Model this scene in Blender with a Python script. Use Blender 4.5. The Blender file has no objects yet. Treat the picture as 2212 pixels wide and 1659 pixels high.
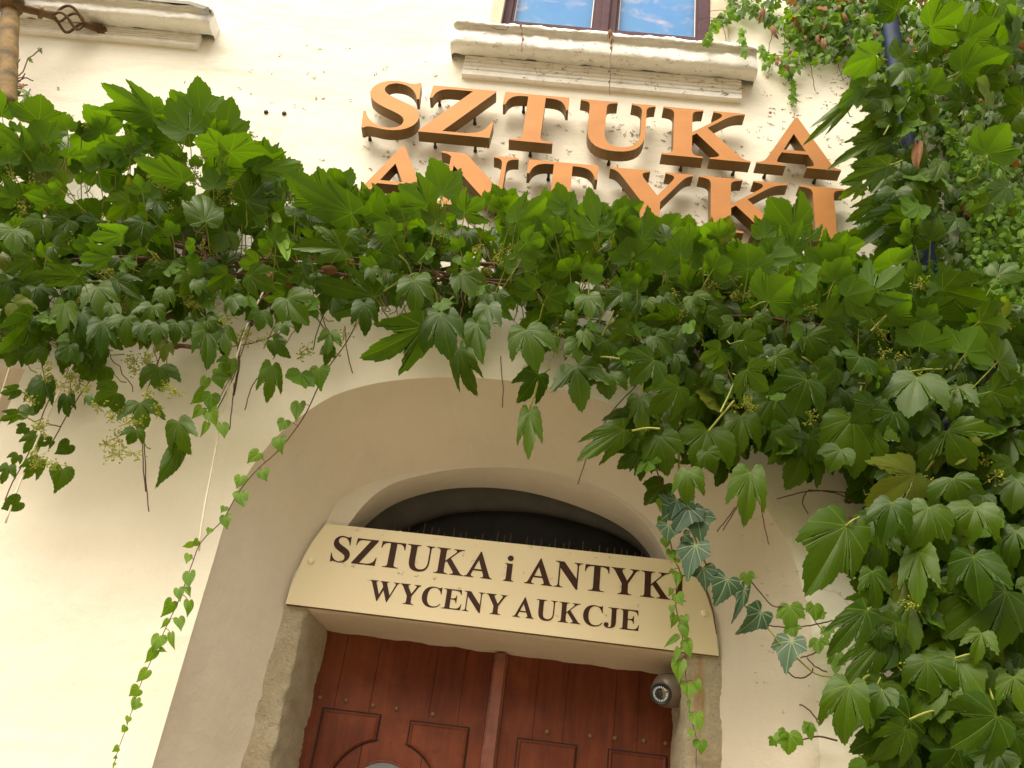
import bpy, bmesh, math, random
import numpy as np
from mathutils import Vector, Matrix
from mathutils.geometry import tessellate_polygon
random.seed(7); rng = np.random.default_rng(7)
scn = bpy.context.scene
COL = scn.collection
R = math.radians

# ------------------------------------------------------------------ camera
CF = np.array([-0.04524276, 0.84091433, 0.53927375])
CR = np.array([0.99345263, -0.01881462, 0.11268492])
CU = np.array([-0.10490459, -0.5408411, 0.83455733])
CF /= np.linalg.norm(CF); CR -= CF * (CR @ CF); CR /= np.linalg.norm(CR); CU = np.cross(CR, CF)
FOC = 2112.94                       # focal length in units where the frame is 2212 wide
EYE = np.array([0.0, -3.75, 1.6])   # a person standing in the street, facade plane is y = 0
cam = bpy.data.cameras.new('camera'); camo = bpy.data.objects.new('camera', cam); COL.objects.link(camo)
cam.sensor_width = 36.0; cam.lens = FOC / 2212 * 36; cam.clip_start = 0.05; cam.clip_end = 500
M = Matrix(((CR[0], CU[0], -CF[0], EYE[0]), (CR[1], CU[1], -CF[1], EYE[1]), (CR[2], CU[2], -CF[2], EYE[2]), (0, 0, 0, 1)))
camo.matrix_world = M
scn.camera = camo

# ------------------------------------------------------------------ light
SUN_EL, SUN_AZ = R(60), R(222)      # azimuth clockwise from +y: the open sky over the street, to the left
w = bpy.data.worlds.new('World'); scn.world = w; w.use_nodes = True
nt = w.node_tree; nt.nodes.clear()
sky = nt.nodes.new('ShaderNodeTexSky'); sky.sky_type = 'NISHITA'; sky.sun_disc = False
sky.sun_elevation = SUN_EL; sky.sun_rotation = SUN_AZ; sky.dust_density = 4.0; sky.air_density = 1.0; sky.ozone_density = 0.6
hs = nt.nodes.new('ShaderNodeHueSaturation'); hs.inputs['Saturation'].default_value = 0.45
bg = nt.nodes.new('ShaderNodeBackground'); bg.inputs['Strength'].default_value = 0.12
out = nt.nodes.new('ShaderNodeOutputWorld')
tn = nt.nodes.new('ShaderNodeMix'); tn.data_type = 'RGBA'; tn.blend_type = 'MULTIPLY'; tn.inputs[0].default_value = 1; tn.inputs[7].default_value = (1.0, .95, .82, 1)   # thin warm cloud
nt.links.new(sky.outputs[0], hs.inputs['Color']); nt.links.new(hs.outputs[0], tn.inputs[6]); nt.links.new(tn.outputs[2], bg.inputs[0]); nt.links.new(bg.outputs[0], out.inputs[0])
sl = bpy.data.lights.new('sun', 'SUN'); sl.energy = 1.8; sl.angle = R(60); sl.color = (1.0, 0.91, 0.76)
so = bpy.data.objects.new('sun', sl); COL.objects.link(so)
sd = Vector((math.sin(SUN_AZ) * math.cos(SUN_EL), math.cos(SUN_AZ) * math.cos(SUN_EL), math.sin(SUN_EL)))
so.rotation_euler = sd.to_track_quat('Z', 'Y').to_euler(); so.location = (-6, -12, 14)
vs = scn.view_settings
scn.display_settings.display_device = 'sRGB'
vs.view_transform = 'Standard'; vs.look = 'None'; vs.gamma = 1; vs.exposure = 1.48

# ------------------------------------------------------------------ helpers
def ray(x, y):
    v = CF * FOC + CR * (x - 1106) - CU * (y - 829.5)
    return v / v[1]
def at(x, y, h=0.0):
    """point of the scene seen at photo position (x, y) and standing h metres in front of the facade"""
    return EYE + ray(x, y) * (-h - EYE[1])
def proj(p):
    d = np.asarray(p, float) - EYE; z = d @ CF
    return 1106 + FOC * (d @ CR) / z, 829.5 - FOC * (d @ CU) / z
def tag(o, label=None, cat=None, group=None, kind=None):
    if label: o['label'] = label
    if cat: o['category'] = cat
    if group: o['group'] = group
    if kind: o['kind'] = kind
    return o
def empty(name, loc, label, cat, group=None):
    o = bpy.data.objects.new(name, None); COL.objects.link(o); o.location = loc; o.empty_display_size = .05
    return tag(o, label, cat, group)
def link(name, me, mat, parent=None, smooth=False):
    o = bpy.data.objects.new(name, me); COL.objects.link(o)
    if mat is not None and not me.materials: me.materials.append(mat)
    if smooth: me.polygons.foreach_set('use_smooth', [True] * len(me.polygons))
    if parent is not None:
        o.parent = parent
        o.matrix_parent_inverse = Matrix.Translation(parent.location).inverted() if parent.parent is None else Matrix.Identity(4)
    return o
class MB:
    def __init__(s): s.v = []; s.f = []
    def add(s, vs_, fs):
        b = len(s.v); s.v += [tuple(map(float, p)) for p in vs_]; s.f += [tuple(b + i for i in f) for f in fs]
    def box(s, a, b, bev=0):
        x0, y0, z0 = a; x1, y1, z1 = b
        s.add([(x0,y0,z0),(x1,y0,z0),(x1,y1,z0),(x0,y1,z0),(x0,y0,z1),(x1,y0,z1),(x1,y1,z1),(x0,y1,z1)],
              [(0,3,2,1),(4,5,6,7),(0,1,5,4),(1,2,6,5),(2,3,7,6),(3,0,4,7)])
    def tube(s, pts, rad, n=6, cap=True):
        P = np.array(pts, float); m = len(P)
        rad = np.full(m, rad) if np.isscalar(rad) else np.array(rad)
        T = np.gradient(P, axis=0); T /= np.linalg.norm(T, axis=1)[:, None] + 1e-12
        up = np.array([0, 0, 1.]) if abs(T[0][2]) < .9 else np.array([1., 0, 0])
        A = np.cross(T[0], up); A /= np.linalg.norm(A); vs_ = []
        for i in range(m):
            A = A - T[i] * (A @ T[i]); A /= np.linalg.norm(A) + 1e-12; B = np.cross(T[i], A)
            for k in range(n):
                a = 2 * math.pi * k / n; vs_.append(P[i] + rad[i] * (A * math.cos(a) + B * math.sin(a)))
        fs = [(i*n+k, i*n+(k+1) % n, (i+1)*n+(k+1) % n, (i+1)*n+k) for i in range(m-1) for k in range(n)]
        if cap: fs += [tuple(range(n))[::-1], tuple((m-1)*n+k for k in range(n))]
        s.add(vs_, fs)
    def lathe(s, o, ax, prof, n=24):
        o = np.array(o, float); ax = np.array(ax, float); ax /= np.linalg.norm(ax)
        A = np.cross(ax, [0, 0, 1.]); A /= np.linalg.norm(A); B = np.cross(ax, A)
        vs_ = [o + ax*t + r_*(A*math.cos(2*math.pi*k/n)+B*math.sin(2*math.pi*k/n)) for t, r_ in prof for k in range(n)]
        m = len(prof)
        fs = [(i*n+k, i*n+(k+1) % n, (i+1)*n+(k+1) % n, (i+1)*n+k) for i in range(m-1) for k in range(n)]
        fs += [tuple(range(n))[::-1], tuple((m-1)*n+k for k in range(n))]
        s.add(vs_, fs)
    def mesh(s, name):
        me = bpy.data.meshes.new(name); me.from_pydata(s.v, [], s.f); me.update()
        return me
    def fixn(s, me):
        bm = bmesh.new(); bm.from_mesh(me); bmesh.ops.recalc_face_normals(bm, faces=bm.faces); bm.to_mesh(me); bm.free()
    def build(s, name, mat, parent=None, smooth=False, bevel=0, fix=True):
        me = s.mesh(name)
        if fix: s.fixn(me)
        o = link(name, me, mat, parent, smooth)
        if bevel:
            md = o.modifiers.new('bevel', 'BEVEL'); md.width = bevel; md.segments = 2; md.limit_method = 'ANGLE'; md.angle_limit = R(40)
        return o
def spline(pts, n, closed=False):
    """Catmull-Rom through pts, n points evenly spaced along its length"""
    P = np.array(pts, float); Q = np.vstack([2*P[0]-P[1], P, 2*P[-1]-P[-2]])
    o = []
    for i in range(1, len(Q)-2):
        p0, p1, p2, p3 = Q[i-1:i+3]
        for t in np.linspace(0, 1, 12, endpoint=False):
            o.append(.5*((2*p1)+(-p0+p2)*t+(2*p0-5*p1+4*p2-p3)*t*t+(-p0+3*p1-3*p2+p3)*t**3))
    o.append(P[-1]); o = np.array(o)
    L = np.r_[0, np.cumsum(np.linalg.norm(np.diff(o, axis=0), axis=1))]
    t = np.linspace(0, L[-1], n)
    return np.stack([np.interp(t, L, o[:, k]) for k in range(o.shape[1])], 1)

# ------------------------------------------------------------------ materials
def new_mat(name):
    m = bpy.data.materials.new(name); m.use_nodes = True
    n = m.node_tree; b = n.nodes['Principled BSDF']
    return m, n, b
def node(n, t, **k):
    x = n.nodes.new(t)
    for a, v in k.items():
        if a in x.inputs: x.inputs[a].default_value = v
        else: setattr(x, a, v)
    return x
def noise(n, scale, detail=4, rough=.55, vec=None, dist=0):
    x = node(n, 'ShaderNodeTexNoise', Scale=scale, Detail=detail, Roughness=rough, Distortion=dist)
    if vec is not None: n.links.new(vec, x.inputs['Vector'])
    return x.outputs['Fac']
def ramp(n, fac, stops, interp='LINEAR'):
    x = n.nodes.new('ShaderNodeValToRGB'); x.color_ramp.interpolation = interp
    e = x.color_ramp.elements
    while len(e) < len(stops): e.new(0.5)
    for i, (p, c) in enumerate(stops):
        e[i].position = p; e[i].color = (*c, 1) if len(c) == 3 else c
    n.links.new(fac, x.inputs[0]); return x.outputs[0]
def mix(n, fac, a, b, mode='MIX'):
    x = n.nodes.new('ShaderNodeMix'); x.data_type = 'RGBA'; x.blend_type = mode
    for s, v in ((0, fac), (6, a), (7, b)):
        if hasattr(v, 'is_linked') or isinstance(v, bpy.types.NodeSocket): n.links.new(v, x.inputs[s])
        else: x.inputs[s].default_value = v if s == 0 else (*v, 1)
    return x.outputs[2]
def math_(n, op, a, b=None, c=None):
    x = n.nodes.new('ShaderNodeMath'); x.operation = op
    for i, v in enumerate((a, b, c)):
        if v is None: continue
        if isinstance(v, bpy.types.NodeSocket): n.links.new(v, x.inputs[i])
        else: x.inputs[i].default_value = v
    return x.outputs[0]
def bump(n, b, hgt, strength=.3, dist=.01):
    x = node(n, 'ShaderNodeBump', Strength=strength, Distance=dist); n.links.new(hgt, x.inputs['Height'])
    n.links.new(x.outputs[0], b.inputs['Normal']); return x
def objco(n):
    g = n.nodes.new('ShaderNodeNewGeometry'); return g.outputs['Position']
def mapping(n, vec, sc):
    x = n.nodes.new('ShaderNodeMapping'); x.inputs['Scale'].default_value = sc; n.links.new(vec, x.inputs[0]); return x.outputs[0]

def plaster(name, base, dark, grain=1.0, streak=0.0, crumb=0.0, rough=.9):
    m, n, b = new_mat(name); p = objco(n)
    c1 = ramp(n, noise(n, 1.3, 5, .6, p), [(.3, dark), (.62, base)])
    f2 = noise(n, 45, 4, .6, p)
    c = mix(n, math_(n, 'MULTIPLY', f2, .10), c1, tuple(x*.6 for x in base))
    if streak:
        st = noise(n, 3.0, 5, .65, mapping(n, p, (2.5, 2.5, .25)), .3)
        c = mix(n, math_(n, 'MULTIPLY', ramp(n, st, [(.5, (0, 0, 0)), (.8, (1, 1, 1))]), streak), c, tuple(x*.72 for x in dark))
    if crumb:
        cr = ramp(n, noise(n, 11, 8, .7, p, .6), [(.50, (0, 0, 0)), (.66, (1, 1, 1))])
        c = mix(n, math_(n, 'MULTIPLY', cr, crumb), c, (base[0]*.45, base[1]*.42, base[2]*.40))
    n.links.new(c, b.inputs['Base Color']); b.inputs['Roughness'].default_value = rough
    h = math_(n, 'ADD', math_(n, 'MULTIPLY', noise(n, 5, 5, .6, p), 2.0), math_(n, 'MULTIPLY', noise(n, 130, 4, .6, p), .22))
    h = math_(n, 'ADD', h, math_(n, 'MULTIPLY', noise(n, 1.1, 3, .5, mapping(n, p, (1, 1, 2.2)), .5), 4.0))
    if name == 'cream_render':
        vo = n.nodes.new('ShaderNodeTexVoronoi'); vo.feature = 'DISTANCE_TO_EDGE'; vo.inputs['Scale'].default_value = .55
        wv_ = n.nodes.new('ShaderNodeVectorMath'); wv_.operation = 'MULTIPLY_ADD'; nz = node(n, 'ShaderNodeTexNoise', Scale=3.0, Detail=6); n.links.new(p, nz.inputs['Vector'])
        n.links.new(nz.outputs['Color'], wv_.inputs[0]); wv_.inputs[1].default_value = (.5, .5, .5); n.links.new(p, wv_.inputs[2]); n.links.new(wv_.outputs[0], vo.inputs['Vector'])
        ck = ramp(n, vo.outputs['Distance'], [(.0, (1, 1, 1)), (.0035, (0, 0, 0))]); mk = ramp(n, noise(n, .8, 2, .5, p), [(.52, (0, 0, 0)), (.60, (1, 1, 1))])
        n.links.new(mix(n, math_(n, 'MULTIPLY', math_(n, 'MULTIPLY', ck, mk), .35), c, (.45, .36, .24)), b.inputs['Base Color'])
    if crumb: h = math_(n, 'SUBTRACT', h, math_(n, 'MULTIPLY', noise(n, 14, 9, .75, p, .5), 2.0*crumb))
    bump(n, b, h, .45*grain, .012)
    return m
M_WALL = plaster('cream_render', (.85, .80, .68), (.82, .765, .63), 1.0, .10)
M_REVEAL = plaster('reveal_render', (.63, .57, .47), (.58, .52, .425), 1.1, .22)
M_TRIM = plaster('flaking_trim_paint', (.93, .91, .85), (.86, .83, .75), 1.8, .12, .22)
M_SURR = plaster('window_surround_render', (.66, .58, .44), (.60, .51, .38), 1.0, .2)
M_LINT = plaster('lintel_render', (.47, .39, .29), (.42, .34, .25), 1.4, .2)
M_OPP = plaster('opposite_render', (.66, .54, .36), (.60, .48, .31), 1.0, .1)

def stone_mat():
    m, n, b = new_mat('weathered_sandstone'); p = objco(n)
    c = ramp(n, noise(n, 5, 8, .68, p, .5), [(.28, (.50, .40, .25)), (.42, (.72, .60, .40)), (.60, (.80, .70, .50)), (.78, (.85, .77, .60))])
    gr = noise(n, 90, 6, .75, p)
    c = mix(n, math_(n, 'MULTIPLY', ramp(n, gr, [(.45, (0, 0, 0)), (.7, (1, 1, 1))]), .35), c, (.36, .28, .17))
    och = ramp(n, noise(n, 2.2, 3, .5, mapping(n, p, (6, 1, .7)), .4), [(.64, (0, 0, 0)), (.70, (1, 1, 1))])
    pit = ramp(n, noise(n, 20, 7, .7, p, 1.2), [(.30, (1, 1, 1)), (.40, (0, 0, 0))])
    c = mix(n, math_(n, 'MULTIPLY', pit, .6), c, (.34, .26, .17))
    c = mix(n, math_(n, 'MULTIPLY', och, .6), c, (.62, .33, .09))
    n.links.new(c, b.inputs['Base Color']); b.inputs['Roughness'].default_value = .95
    h = math_(n, 'ADD', math_(n, 'MULTIPLY', noise(n, 16, 8, .75, p, .6), 2.2), math_(n, 'MULTIPLY', gr, .7))
    bump(n, b, h, 1.0, .035)
    return m
M_STONE = stone_mat()

def wood_mat():
    m, n, b = new_mat('red_brown_varnished_wood'); p = objco(n)
    g = noise(n, 6, 7, .6, mapping(n, p, (5, 5, .5)), .5)
    c = ramp(n, g, [(.25, (.065, .013, .005)), (.5, (.105, .021, .007)), (.75, (.15, .034, .011))])
    bl = noise(n, 2.2, 5, .6, p)
    c = mix(n, math_(n, 'MULTIPLY', ramp(n, bl, [(.44, (0, 0, 0)), (.66, (1, 1, 1))]), .55), c, (.22, .062, .026))
    sc = noise(n, 26, 6, .7, p, .3)
    c = mix(n, math_(n, 'MULTIPLY', ramp(n, sc, [(.58, (0, 0, 0)), (.72, (1, 1, 1))]), .55), c, (.05, .02, .014))
    n.links.new(c, b.inputs['Base Color'])
    n.links.new(ramp(n, sc, [(.3, (.38,)*3), (.8, (.62,)*3)]), b.inputs['Roughness'])
    b.inputs['Specular IOR Level'].default_value = .25
    bump(n, b, math_(n, 'ADD', g, math_(n, 'MULTIPLY', sc, .5)), .35, .004)
    return m
M_WOOD = wood_mat()

def simple(name, col, rough=.6, metal=0.0, var=.25, sc=8, bmp=.15, spec=None):
    m, n, b = new_mat(name); p = objco(n)
    f = noise(n, sc, 6, .65, p)
    c = ramp(n, f, [(.3, tuple(x*(1-var) for x in col)), (.7, tuple(min(1, x*(1+var)) for x in col))])
    n.links.new(c, b.inputs['Base Color']); b.inputs['Roughness'].default_value = rough; b.inputs['Metallic'].default_value = metal
    if spec is not None: b.inputs['Specular IOR Level'].default_value = spec
    if bmp: bump(n, b, noise(n, sc*6, 4, .6, p), bmp, .004)
    return m
def copper_mat():
    m, n, b = new_mat('copper_paint'); p = objco(n)
    f = noise(n, 3.0, 5, .6, mapping(n, p, (1, 1, 2)))
    c = ramp(n, f, [(.3, (.34, .140, .036)), (.7, (.42, .180, .045))])
    sp = ramp(n, noise(n, 120, 3, .7, p), [(.66, (0, 0, 0)), (.72, (1, 1, 1))])
    c = mix(n, math_(n, 'MULTIPLY', sp, .35), c, (.30, .15, .07))
    dirt = ramp(n, noise(n, 14, 6, .7, p, .4), [(.56, (0, 0, 0)), (.75, (1, 1, 1))])
    c = mix(n, math_(n, 'MULTIPLY', dirt, .28), c, (.26, .14, .07))
    n.links.new(c, b.inputs['Base Color']); b.inputs['Metallic'].default_value = .2; b.inputs['Roughness'].default_value = .5; b.inputs['Specular IOR Level'].default_value = .2
    bump(n, b, noise(n, 200, 3, .6, p), .08, .002)
    return m
M_COPPER = copper_mat()
M_SHEEN = simple('sheen_lightened_wood', (.20, .065, .040), .42, 0, .35, 12, .2)  # astragal: door wood made lighter and pinker, its gloss put into the colour
def side_mat():
    m, n, b = new_mat('shade_toned_edge'); p = objco(n)  # letter sides: the copper darkened, their shade put into the colour
    c = ramp(n, noise(n, 5, 6, .65, p), [(.3, (.16, .092, .026)), (.7, (.22, .125, .038))])
    n.links.new(c, b.inputs['Base Color']); b.inputs['Metallic'].default_value = .35; b.inputs['Roughness'].default_value = .5
    return m
M_EDGE = side_mat()
def board_mat():
    m, n, b = new_mat('cream_sign_paint'); p = objco(n)
    c = ramp(n, noise(n, 1.6, 4, .5, p), [(.3, (.68, .59, .39)), (.7, (.73, .64, .43))])
    d = ramp(n, noise(n, 60, 6, .7, p), [(.64, (0, 0, 0)), (.76, (1, 1, 1))])
    c = mix(n, math_(n, 'MULTIPLY', d, .22), c, (.40, .30, .16))
    n.links.new(c, b.inputs['Base Color']); b.inputs['Roughness'].default_value = .42
    return m
M_BOARD = board_mat()
M_INK = simple('brown_lettering', (.045, .018, .010), .6, 0, .15, 20, 0, .2)
M_SCREW = simple('cream_screw_cap', (.80, .72, .52), .35, 0, .05)
M_IRON = simple('rusty_ochre_iron', (.15, .088, .020), .85, .1, .85, 9, .6)
M_BAR = simple('dark_rusty_iron', (.13, .075, .03), .7, .4, .6, 14, .6)
M_PEG = simple('dark_peg', (.06, .04, .03), .7, .3, .4, 30)
M_FRAME = simple('mauve_brown_window_frame', (.085, .045, .055), .7, 0, .25, 7, .15, .12)
M_LEAD = simple('grey_flashing', (.09, .085, .065), .55, .5, .25, 9)
M_PIPE = simple('slate_blue_pipe', (.015, .027, .065), .6, 0, .35, 9, .15, .15)
M_DARK = simple('dark_grey_fanlight_frame', (.055, .050, .045), .7, 0, .25, 9)
M_VOID = simple('unlit_room', (.010, .009, .009), .8, 0, .3, 4, 0)
M_ROD = simple('brass_spike', (.07, .048, .022), .6, .2, .3, 30, 0)
M_CAMB = simple('taupe_camera_housing', (.17, .14, .105), .42, .3, .1, 20, 0)
M_LENS = simple('camera_glass', (.012, .012, .014), .35, 0, .1, 20, 0)
M_LED = simple('pale_led_bead', (.75, .85, .92), .3, 0, .05, 20, 0)
M_LABEL = simple('white_label', (.80, .78, .70), .5, 0, .05, 20, 0)
M_CORD = simple('white_cord', (.78, .72, .58), .8, 0, .12, 30)
M_WOODY = simple('brown_vine_bark', (.11, .048, .026), .85, 0, .5, 25, .5)
M_TWIG = simple('red_brown_twig', (.12, .05, .035), .8, 0, .4, 25, .2)
M_DRY = simple('dry_leaf', (.22, .105, .04), .8, 0, .35, 30, .3)
M_MARK = simple('tendril_remains', (.27, .17, .09), .9, 0, .4, 60, 0)
M_STONEPAV = simple('grey_paving', (.30, .25, .18), .9, 0, .2, 2)
M_STUD = simple('wooden_plug', (.16, .085, .033), .5, 0, .3, 40)
M_GROOVE = simple('dark_groove', (.02, .006, .004), .8, 0, .2, 20, 0)

def sky_reflection_mat():
    m, n, b = new_mat('painted_sky_reflection'); p = objco(n)  # blue with pinkish clouds: the sky's reflection painted as a surface colour
    pk = ramp(n, noise(n, 3.6, 3, .5, mapping(n, p, (1, 1, 1.8)), .8), [(.50, (0, 0, 0)), (.64, (1, 1, 1))])
    pk2 = ramp(n, noise(n, 14, 5, .65, p, .6), [(.35, (0, 0, 0)), (.62, (1, 1, 1))])
    c = ramp(n, noise(n, 1.7, 4, .6, p), [(.3, (.09, .40, .95)), (.7, (.20, .55, .97))])
    c = mix(n, math_(n, 'MULTIPLY', math_(n, 'MULTIPLY', pk, pk2), .85), c, (.86, .76, .95))
    n.links.new(c, b.inputs['Base Color']); b.inputs['Roughness'].default_value = .9
    return m
M_SKYREFL = sky_reflection_mat()
def pane_mat():
    m = bpy.data.materials.new('window_glass'); m.use_nodes = True; n = m.node_tree; n.nodes.clear()
    o = n.nodes.new('ShaderNodeOutputMaterial'); t = n.nodes.new('ShaderNodeBsdfTransparent'); g = n.nodes.new('ShaderNodeBsdfGlossy')
    g.inputs['Roughness'].default_value = .02; t.inputs[0].default_value = (.93, .95, .96, 1)
    f = n.nodes.new('ShaderNodeFresnel'); f.inputs[0].default_value = 1.18; x = n.nodes.new('ShaderNodeMixShader')
    n.links.new(f.outputs[0], x.inputs[0]); n.links.new(t.outputs[0], x.inputs[1]); n.links.new(g.outputs[0], x.inputs[2]); n.links.new(x.outputs[0], o.inputs[0])
    return m
M_PANE = pane_mat()
def doorglass():
    m, n, b = new_mat('door_glass'); b.inputs['Base Color'].default_value = (.16, .17, .19, 1)
    b.inputs['Roughness'].default_value = .08; b.inputs['Specular IOR Level'].default_value = 1.0
    return m
M_DGLASS = doorglass()
M_FGLASS = simple('dark_fanlight_glass', (.014, .012, .011), .5, 0, .4, 5, .05, .12)

def leaf_mat(name, top1, top2, under, vein, veinw=.012, trans=.35, rough=.42, lobes=35.0, vein_top=.5, odd=None, spec=.4, oddp=.96):
    m = bpy.data.materials.new(name); m.use_nodes = True; n = m.node_tree; b = n.nodes['Principled BSDF']; o = n.nodes['Material Output']
    uv = n.nodes.new('ShaderNodeUVMap'); uv.uv_map = 'leaf'
    sp = n.nodes.new('ShaderNodeSeparateXYZ'); n.links.new(uv.outputs[0], sp.inputs[0])
    U, V = sp.outputs[0], sp.outputs[1]
    r = math_(n, 'SQRT', math_(n, 'ADD', math_(n, 'MULTIPLY', U, U), math_(n, 'MULTIPLY', V, V)))
    th = math_(n, 'ARCTAN2', U, V)
    k = R(lobes)
    pp = math_(n, 'PINGPONG', th, k/2) if False else math_(n, 'ABSOLUTE', math_(n, 'SUBTRACT', math_(n, 'PINGPONG', math_(n, 'ADD', th, k*8), k/2), 0.0))
    d = math_(n, 'MULTIPLY', r, pp)
    wv = math_(n, 'MULTIPLY_ADD', r, -veinw*.5, veinw)
    v1 = math_(n, 'SUBTRACT', 1.0, math_(n, 'DIVIDE', d, wv)); v1 = math_(n, 'MAXIMUM', v1, 0.0); v1 = math_(n, 'MINIMUM', math_(n, 'MULTIPLY', v1, 2.0), 1.0)
    # side veins: chevrons between the main ones
    s = math_(n, 'SINE', math_(n, 'MULTIPLY', math_(n, 'SUBTRACT', r, math_(n, 'MULTIPLY', pp, .9)), 62.0))
    v2 = math_(n, 'MULTIPLY', math_(n, 'MAXIMUM', math_(n, 'SUBTRACT', s, .80), 0.0), 2.2)
    vv = math_(n, 'MINIMUM', math_(n, 'ADD', v1, math_(n, 'MULTIPLY', v2, .45)), 1.0)
    at_ = n.nodes.new('ShaderNodeAttribute'); at_.attribute_name = 'rnd'; rnd = at_.outputs['Fac']
    g = n.nodes.new('ShaderNodeNewGeometry')
    top = mix(n, rnd, top1, top2)
    top = mix(n, math_(n, 'MULTIPLY', noise(n, 24, 4, .6, g.outputs['Position']), .35), top, tuple(x*1.5 for x in top2))
    topv = mix(n, math_(n, 'MULTIPLY', vv, vein_top), top, vein)
    un = mix(n, rnd, under, tuple(x*.75 for x in under))
    unv = mix(n, math_(n, 'MULTIPLY', vv, .55), un, tuple(min(1, x*1.6) for x in under))
    c = mix(n, g.outputs['Backfacing'], topv, unv)
    if odd is not None:
        fo = ramp(n, rnd, [(oddp-.005, (0, 0, 0)), (oddp, (1, 1, 1))]); c = mix(n, fo, c, odd)
    n.links.new(c, b.inputs['Base Color'])
    n.links.new(math_(n, 'MULTIPLY_ADD', g.outputs['Backfacing'], .25, rough), b.inputs['Roughness'])
    b.inputs['Specular IOR Level'].default_value = spec
    bp = node(n, 'ShaderNodeBump', Strength=.35, Distance=.003); n.links.new(math_(n, 'SUBTRACT', 1.0, vv), bp.inputs['Height']); n.links.new(bp.outputs[0], b.inputs['Normal'])
    tr = n.nodes.new('ShaderNodeBsdfTranslucent'); tc = mix(n, 1.0, c, (2.3, 2.2, .38), 'MULTIPLY'); n.links.new(tc, tr.inputs[0])
    x = n.nodes.new('ShaderNodeMixShader'); x.inputs[0].default_value = trans
    n.links.new(b.outputs[0], x.inputs[1]); n.links.new(tr.outputs[0], x.inputs[2]); n.links.new(x.outputs[0], o.inputs[0])
    return m
M_LEAF = leaf_mat('creeper_leaf', (.014, .042, .001), (.056, .105, .002), (.074, .155, .009), (.14, .22, .02), trans=.33, rough=.29, spec=.17, odd=(.11, .14, .012), oddp=.985)
M_LEAFB = leaf_mat('light_creeper_leaf', (.055, .14, .008), (.11, .21, .014), (.16, .28, .03), (.28, .38, .07), .02, .4, spec=.2)
M_SMALL = leaf_mat('small_creeper_leaf', (.015, .058, .004), (.10, .18, .010), (.12, .22, .025), (.2, .28, .04), .02, .35, spec=.3, odd=(.26, .10, .04))
M_IVY = leaf_mat('variegated_ivy_leaf', (.030, .070, .040), (.05, .10, .05), (.10, .17, .08), (.27, .35, .20), .024, .15, .4, vein_top=.75, spec=.25)
M_STALK = simple('yellow_green_stalk', (.24, .27, .035), .6, 0, .25, 30, 0)
M_BERRY = simple('yellow_green_bud', (.28, .31, .012), .6, 0, .35, 60, 0)

# ------------------------------------------------------------------ ground (street)
g_ = MB(); g_.add([(-60, -60, 0), (60, -60, 0), (60, .9, 0), (-60, .9, 0)], [(0, 1, 2, 3)])
tag(g_.build('street_paving', M_STONEPAV, fix=False), kind='structure')

# the far side of the narrow street, behind the viewer: shades the low sky
op = empty('house_across_street', (0, -11, 0), 'plain rendered house on the far side of the street behind the viewer', 'building')
def opposite():
    m = MB(); m.box((-16, -17, 0), (16, -11, 9.0)); m.build('wall', M_OPP, op)
    m = MB(); m.add([(-16.4,-17.4,9),(16.4,-17.4,9),(16.4,-10.6,9),(-16.4,-10.6,9),(-16.4,-14,11.0),(16.4,-14,11.0)], [(0,1,5,4),(2,3,4,5),(0,4,3),(1,2,5),(0,3,2,1)]); m.build('roof', M_IRON, op)
    for z in (1.4, 4.6):
        for k in range(8):
            x = -13.3+k*3.8; m = MB(); m.box((x-.5, -11.02, z), (x+.5, -10.98, z+1.7)); w_ = m.build('window', M_VOID, op)
opposite()

# ------------------------------------------------------------------ facade
NA = 64
outer = [at(*q) for q in ((370,1520),(400,1415),(460,1215),(495,1100),(530,1030),(600,940),(700,865),(770,838),(850,822),(960,815),(1080,820),(1200,838),(1310,870),(1480,950),(1620,1060),(1700,1170),(1737,1287),(1758,1420))]
outer = [np.array([outer[0][0], 0, 0.0]), np.array([outer[0][0], 0, 1.5])] + outer[1:] + [np.array([outer[-1][0], 0, 1.5]), np.array([outer[-1][0], 0, 0.0])]
D1 = .30
def lc(x, y): return (708.6+.3516*x, 1019.6+.3516*y)
inner = [at(*q, -D1) for q in [(617,1304),(640,1240),(668,1180),(704,1131),(726,1088),(761,1060),(814,1038),(880,1022),(980,1010),(1086,1007),(1185,1016),(1268,1039),(1340,1075),(1398,1119),(1438,1162),(1466,1197),(1483,1217),(1520,1270),(1537,1320),(1553,1417)]]
xl, xr = inner[0][0]-.012, inner[-1][0]+.004
inner = [np.array([xl, D1, 0.]), np.array([xl, D1, 1.5])] + inner + [np.array([xr, D1, 1.5]), np.array([xr, D1, 0.])]
def arch_param(pts, n):
    """resample a door-shaped outline: jambs and arch get matching shares of the points"""
    P = np.array(pts); s = spline(P, 400)
    zz = s[:, 2]; i0 = np.argmax(zz > 2.6); i1 = len(zz)-1-np.argmax(zz[::-1] > 2.6)
    a = s[:i0+1]; b = s[i0:i1+1]; c = s[i1:]
    def rs(q, k):
        L = np.r_[0, np.cumsum(np.linalg.norm(np.diff(q, axis=0), axis=1))]; t = np.linspace(0, L[-1], k)
        return np.stack([np.interp(t, L, q[:, j]) for j in range(3)], 1)
    return np.vstack([rs(a, 9)[:-1], rs(b, n), rs(c, 9)[1:]])
OUT = arch_param(outer, NA); INN = arch_param(inner, NA)

facade = empty('old_town_house', (0, 0, 0), 'cream rendered house facade with arched doorway, window and moulded sills behind the creeper', 'building')

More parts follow.
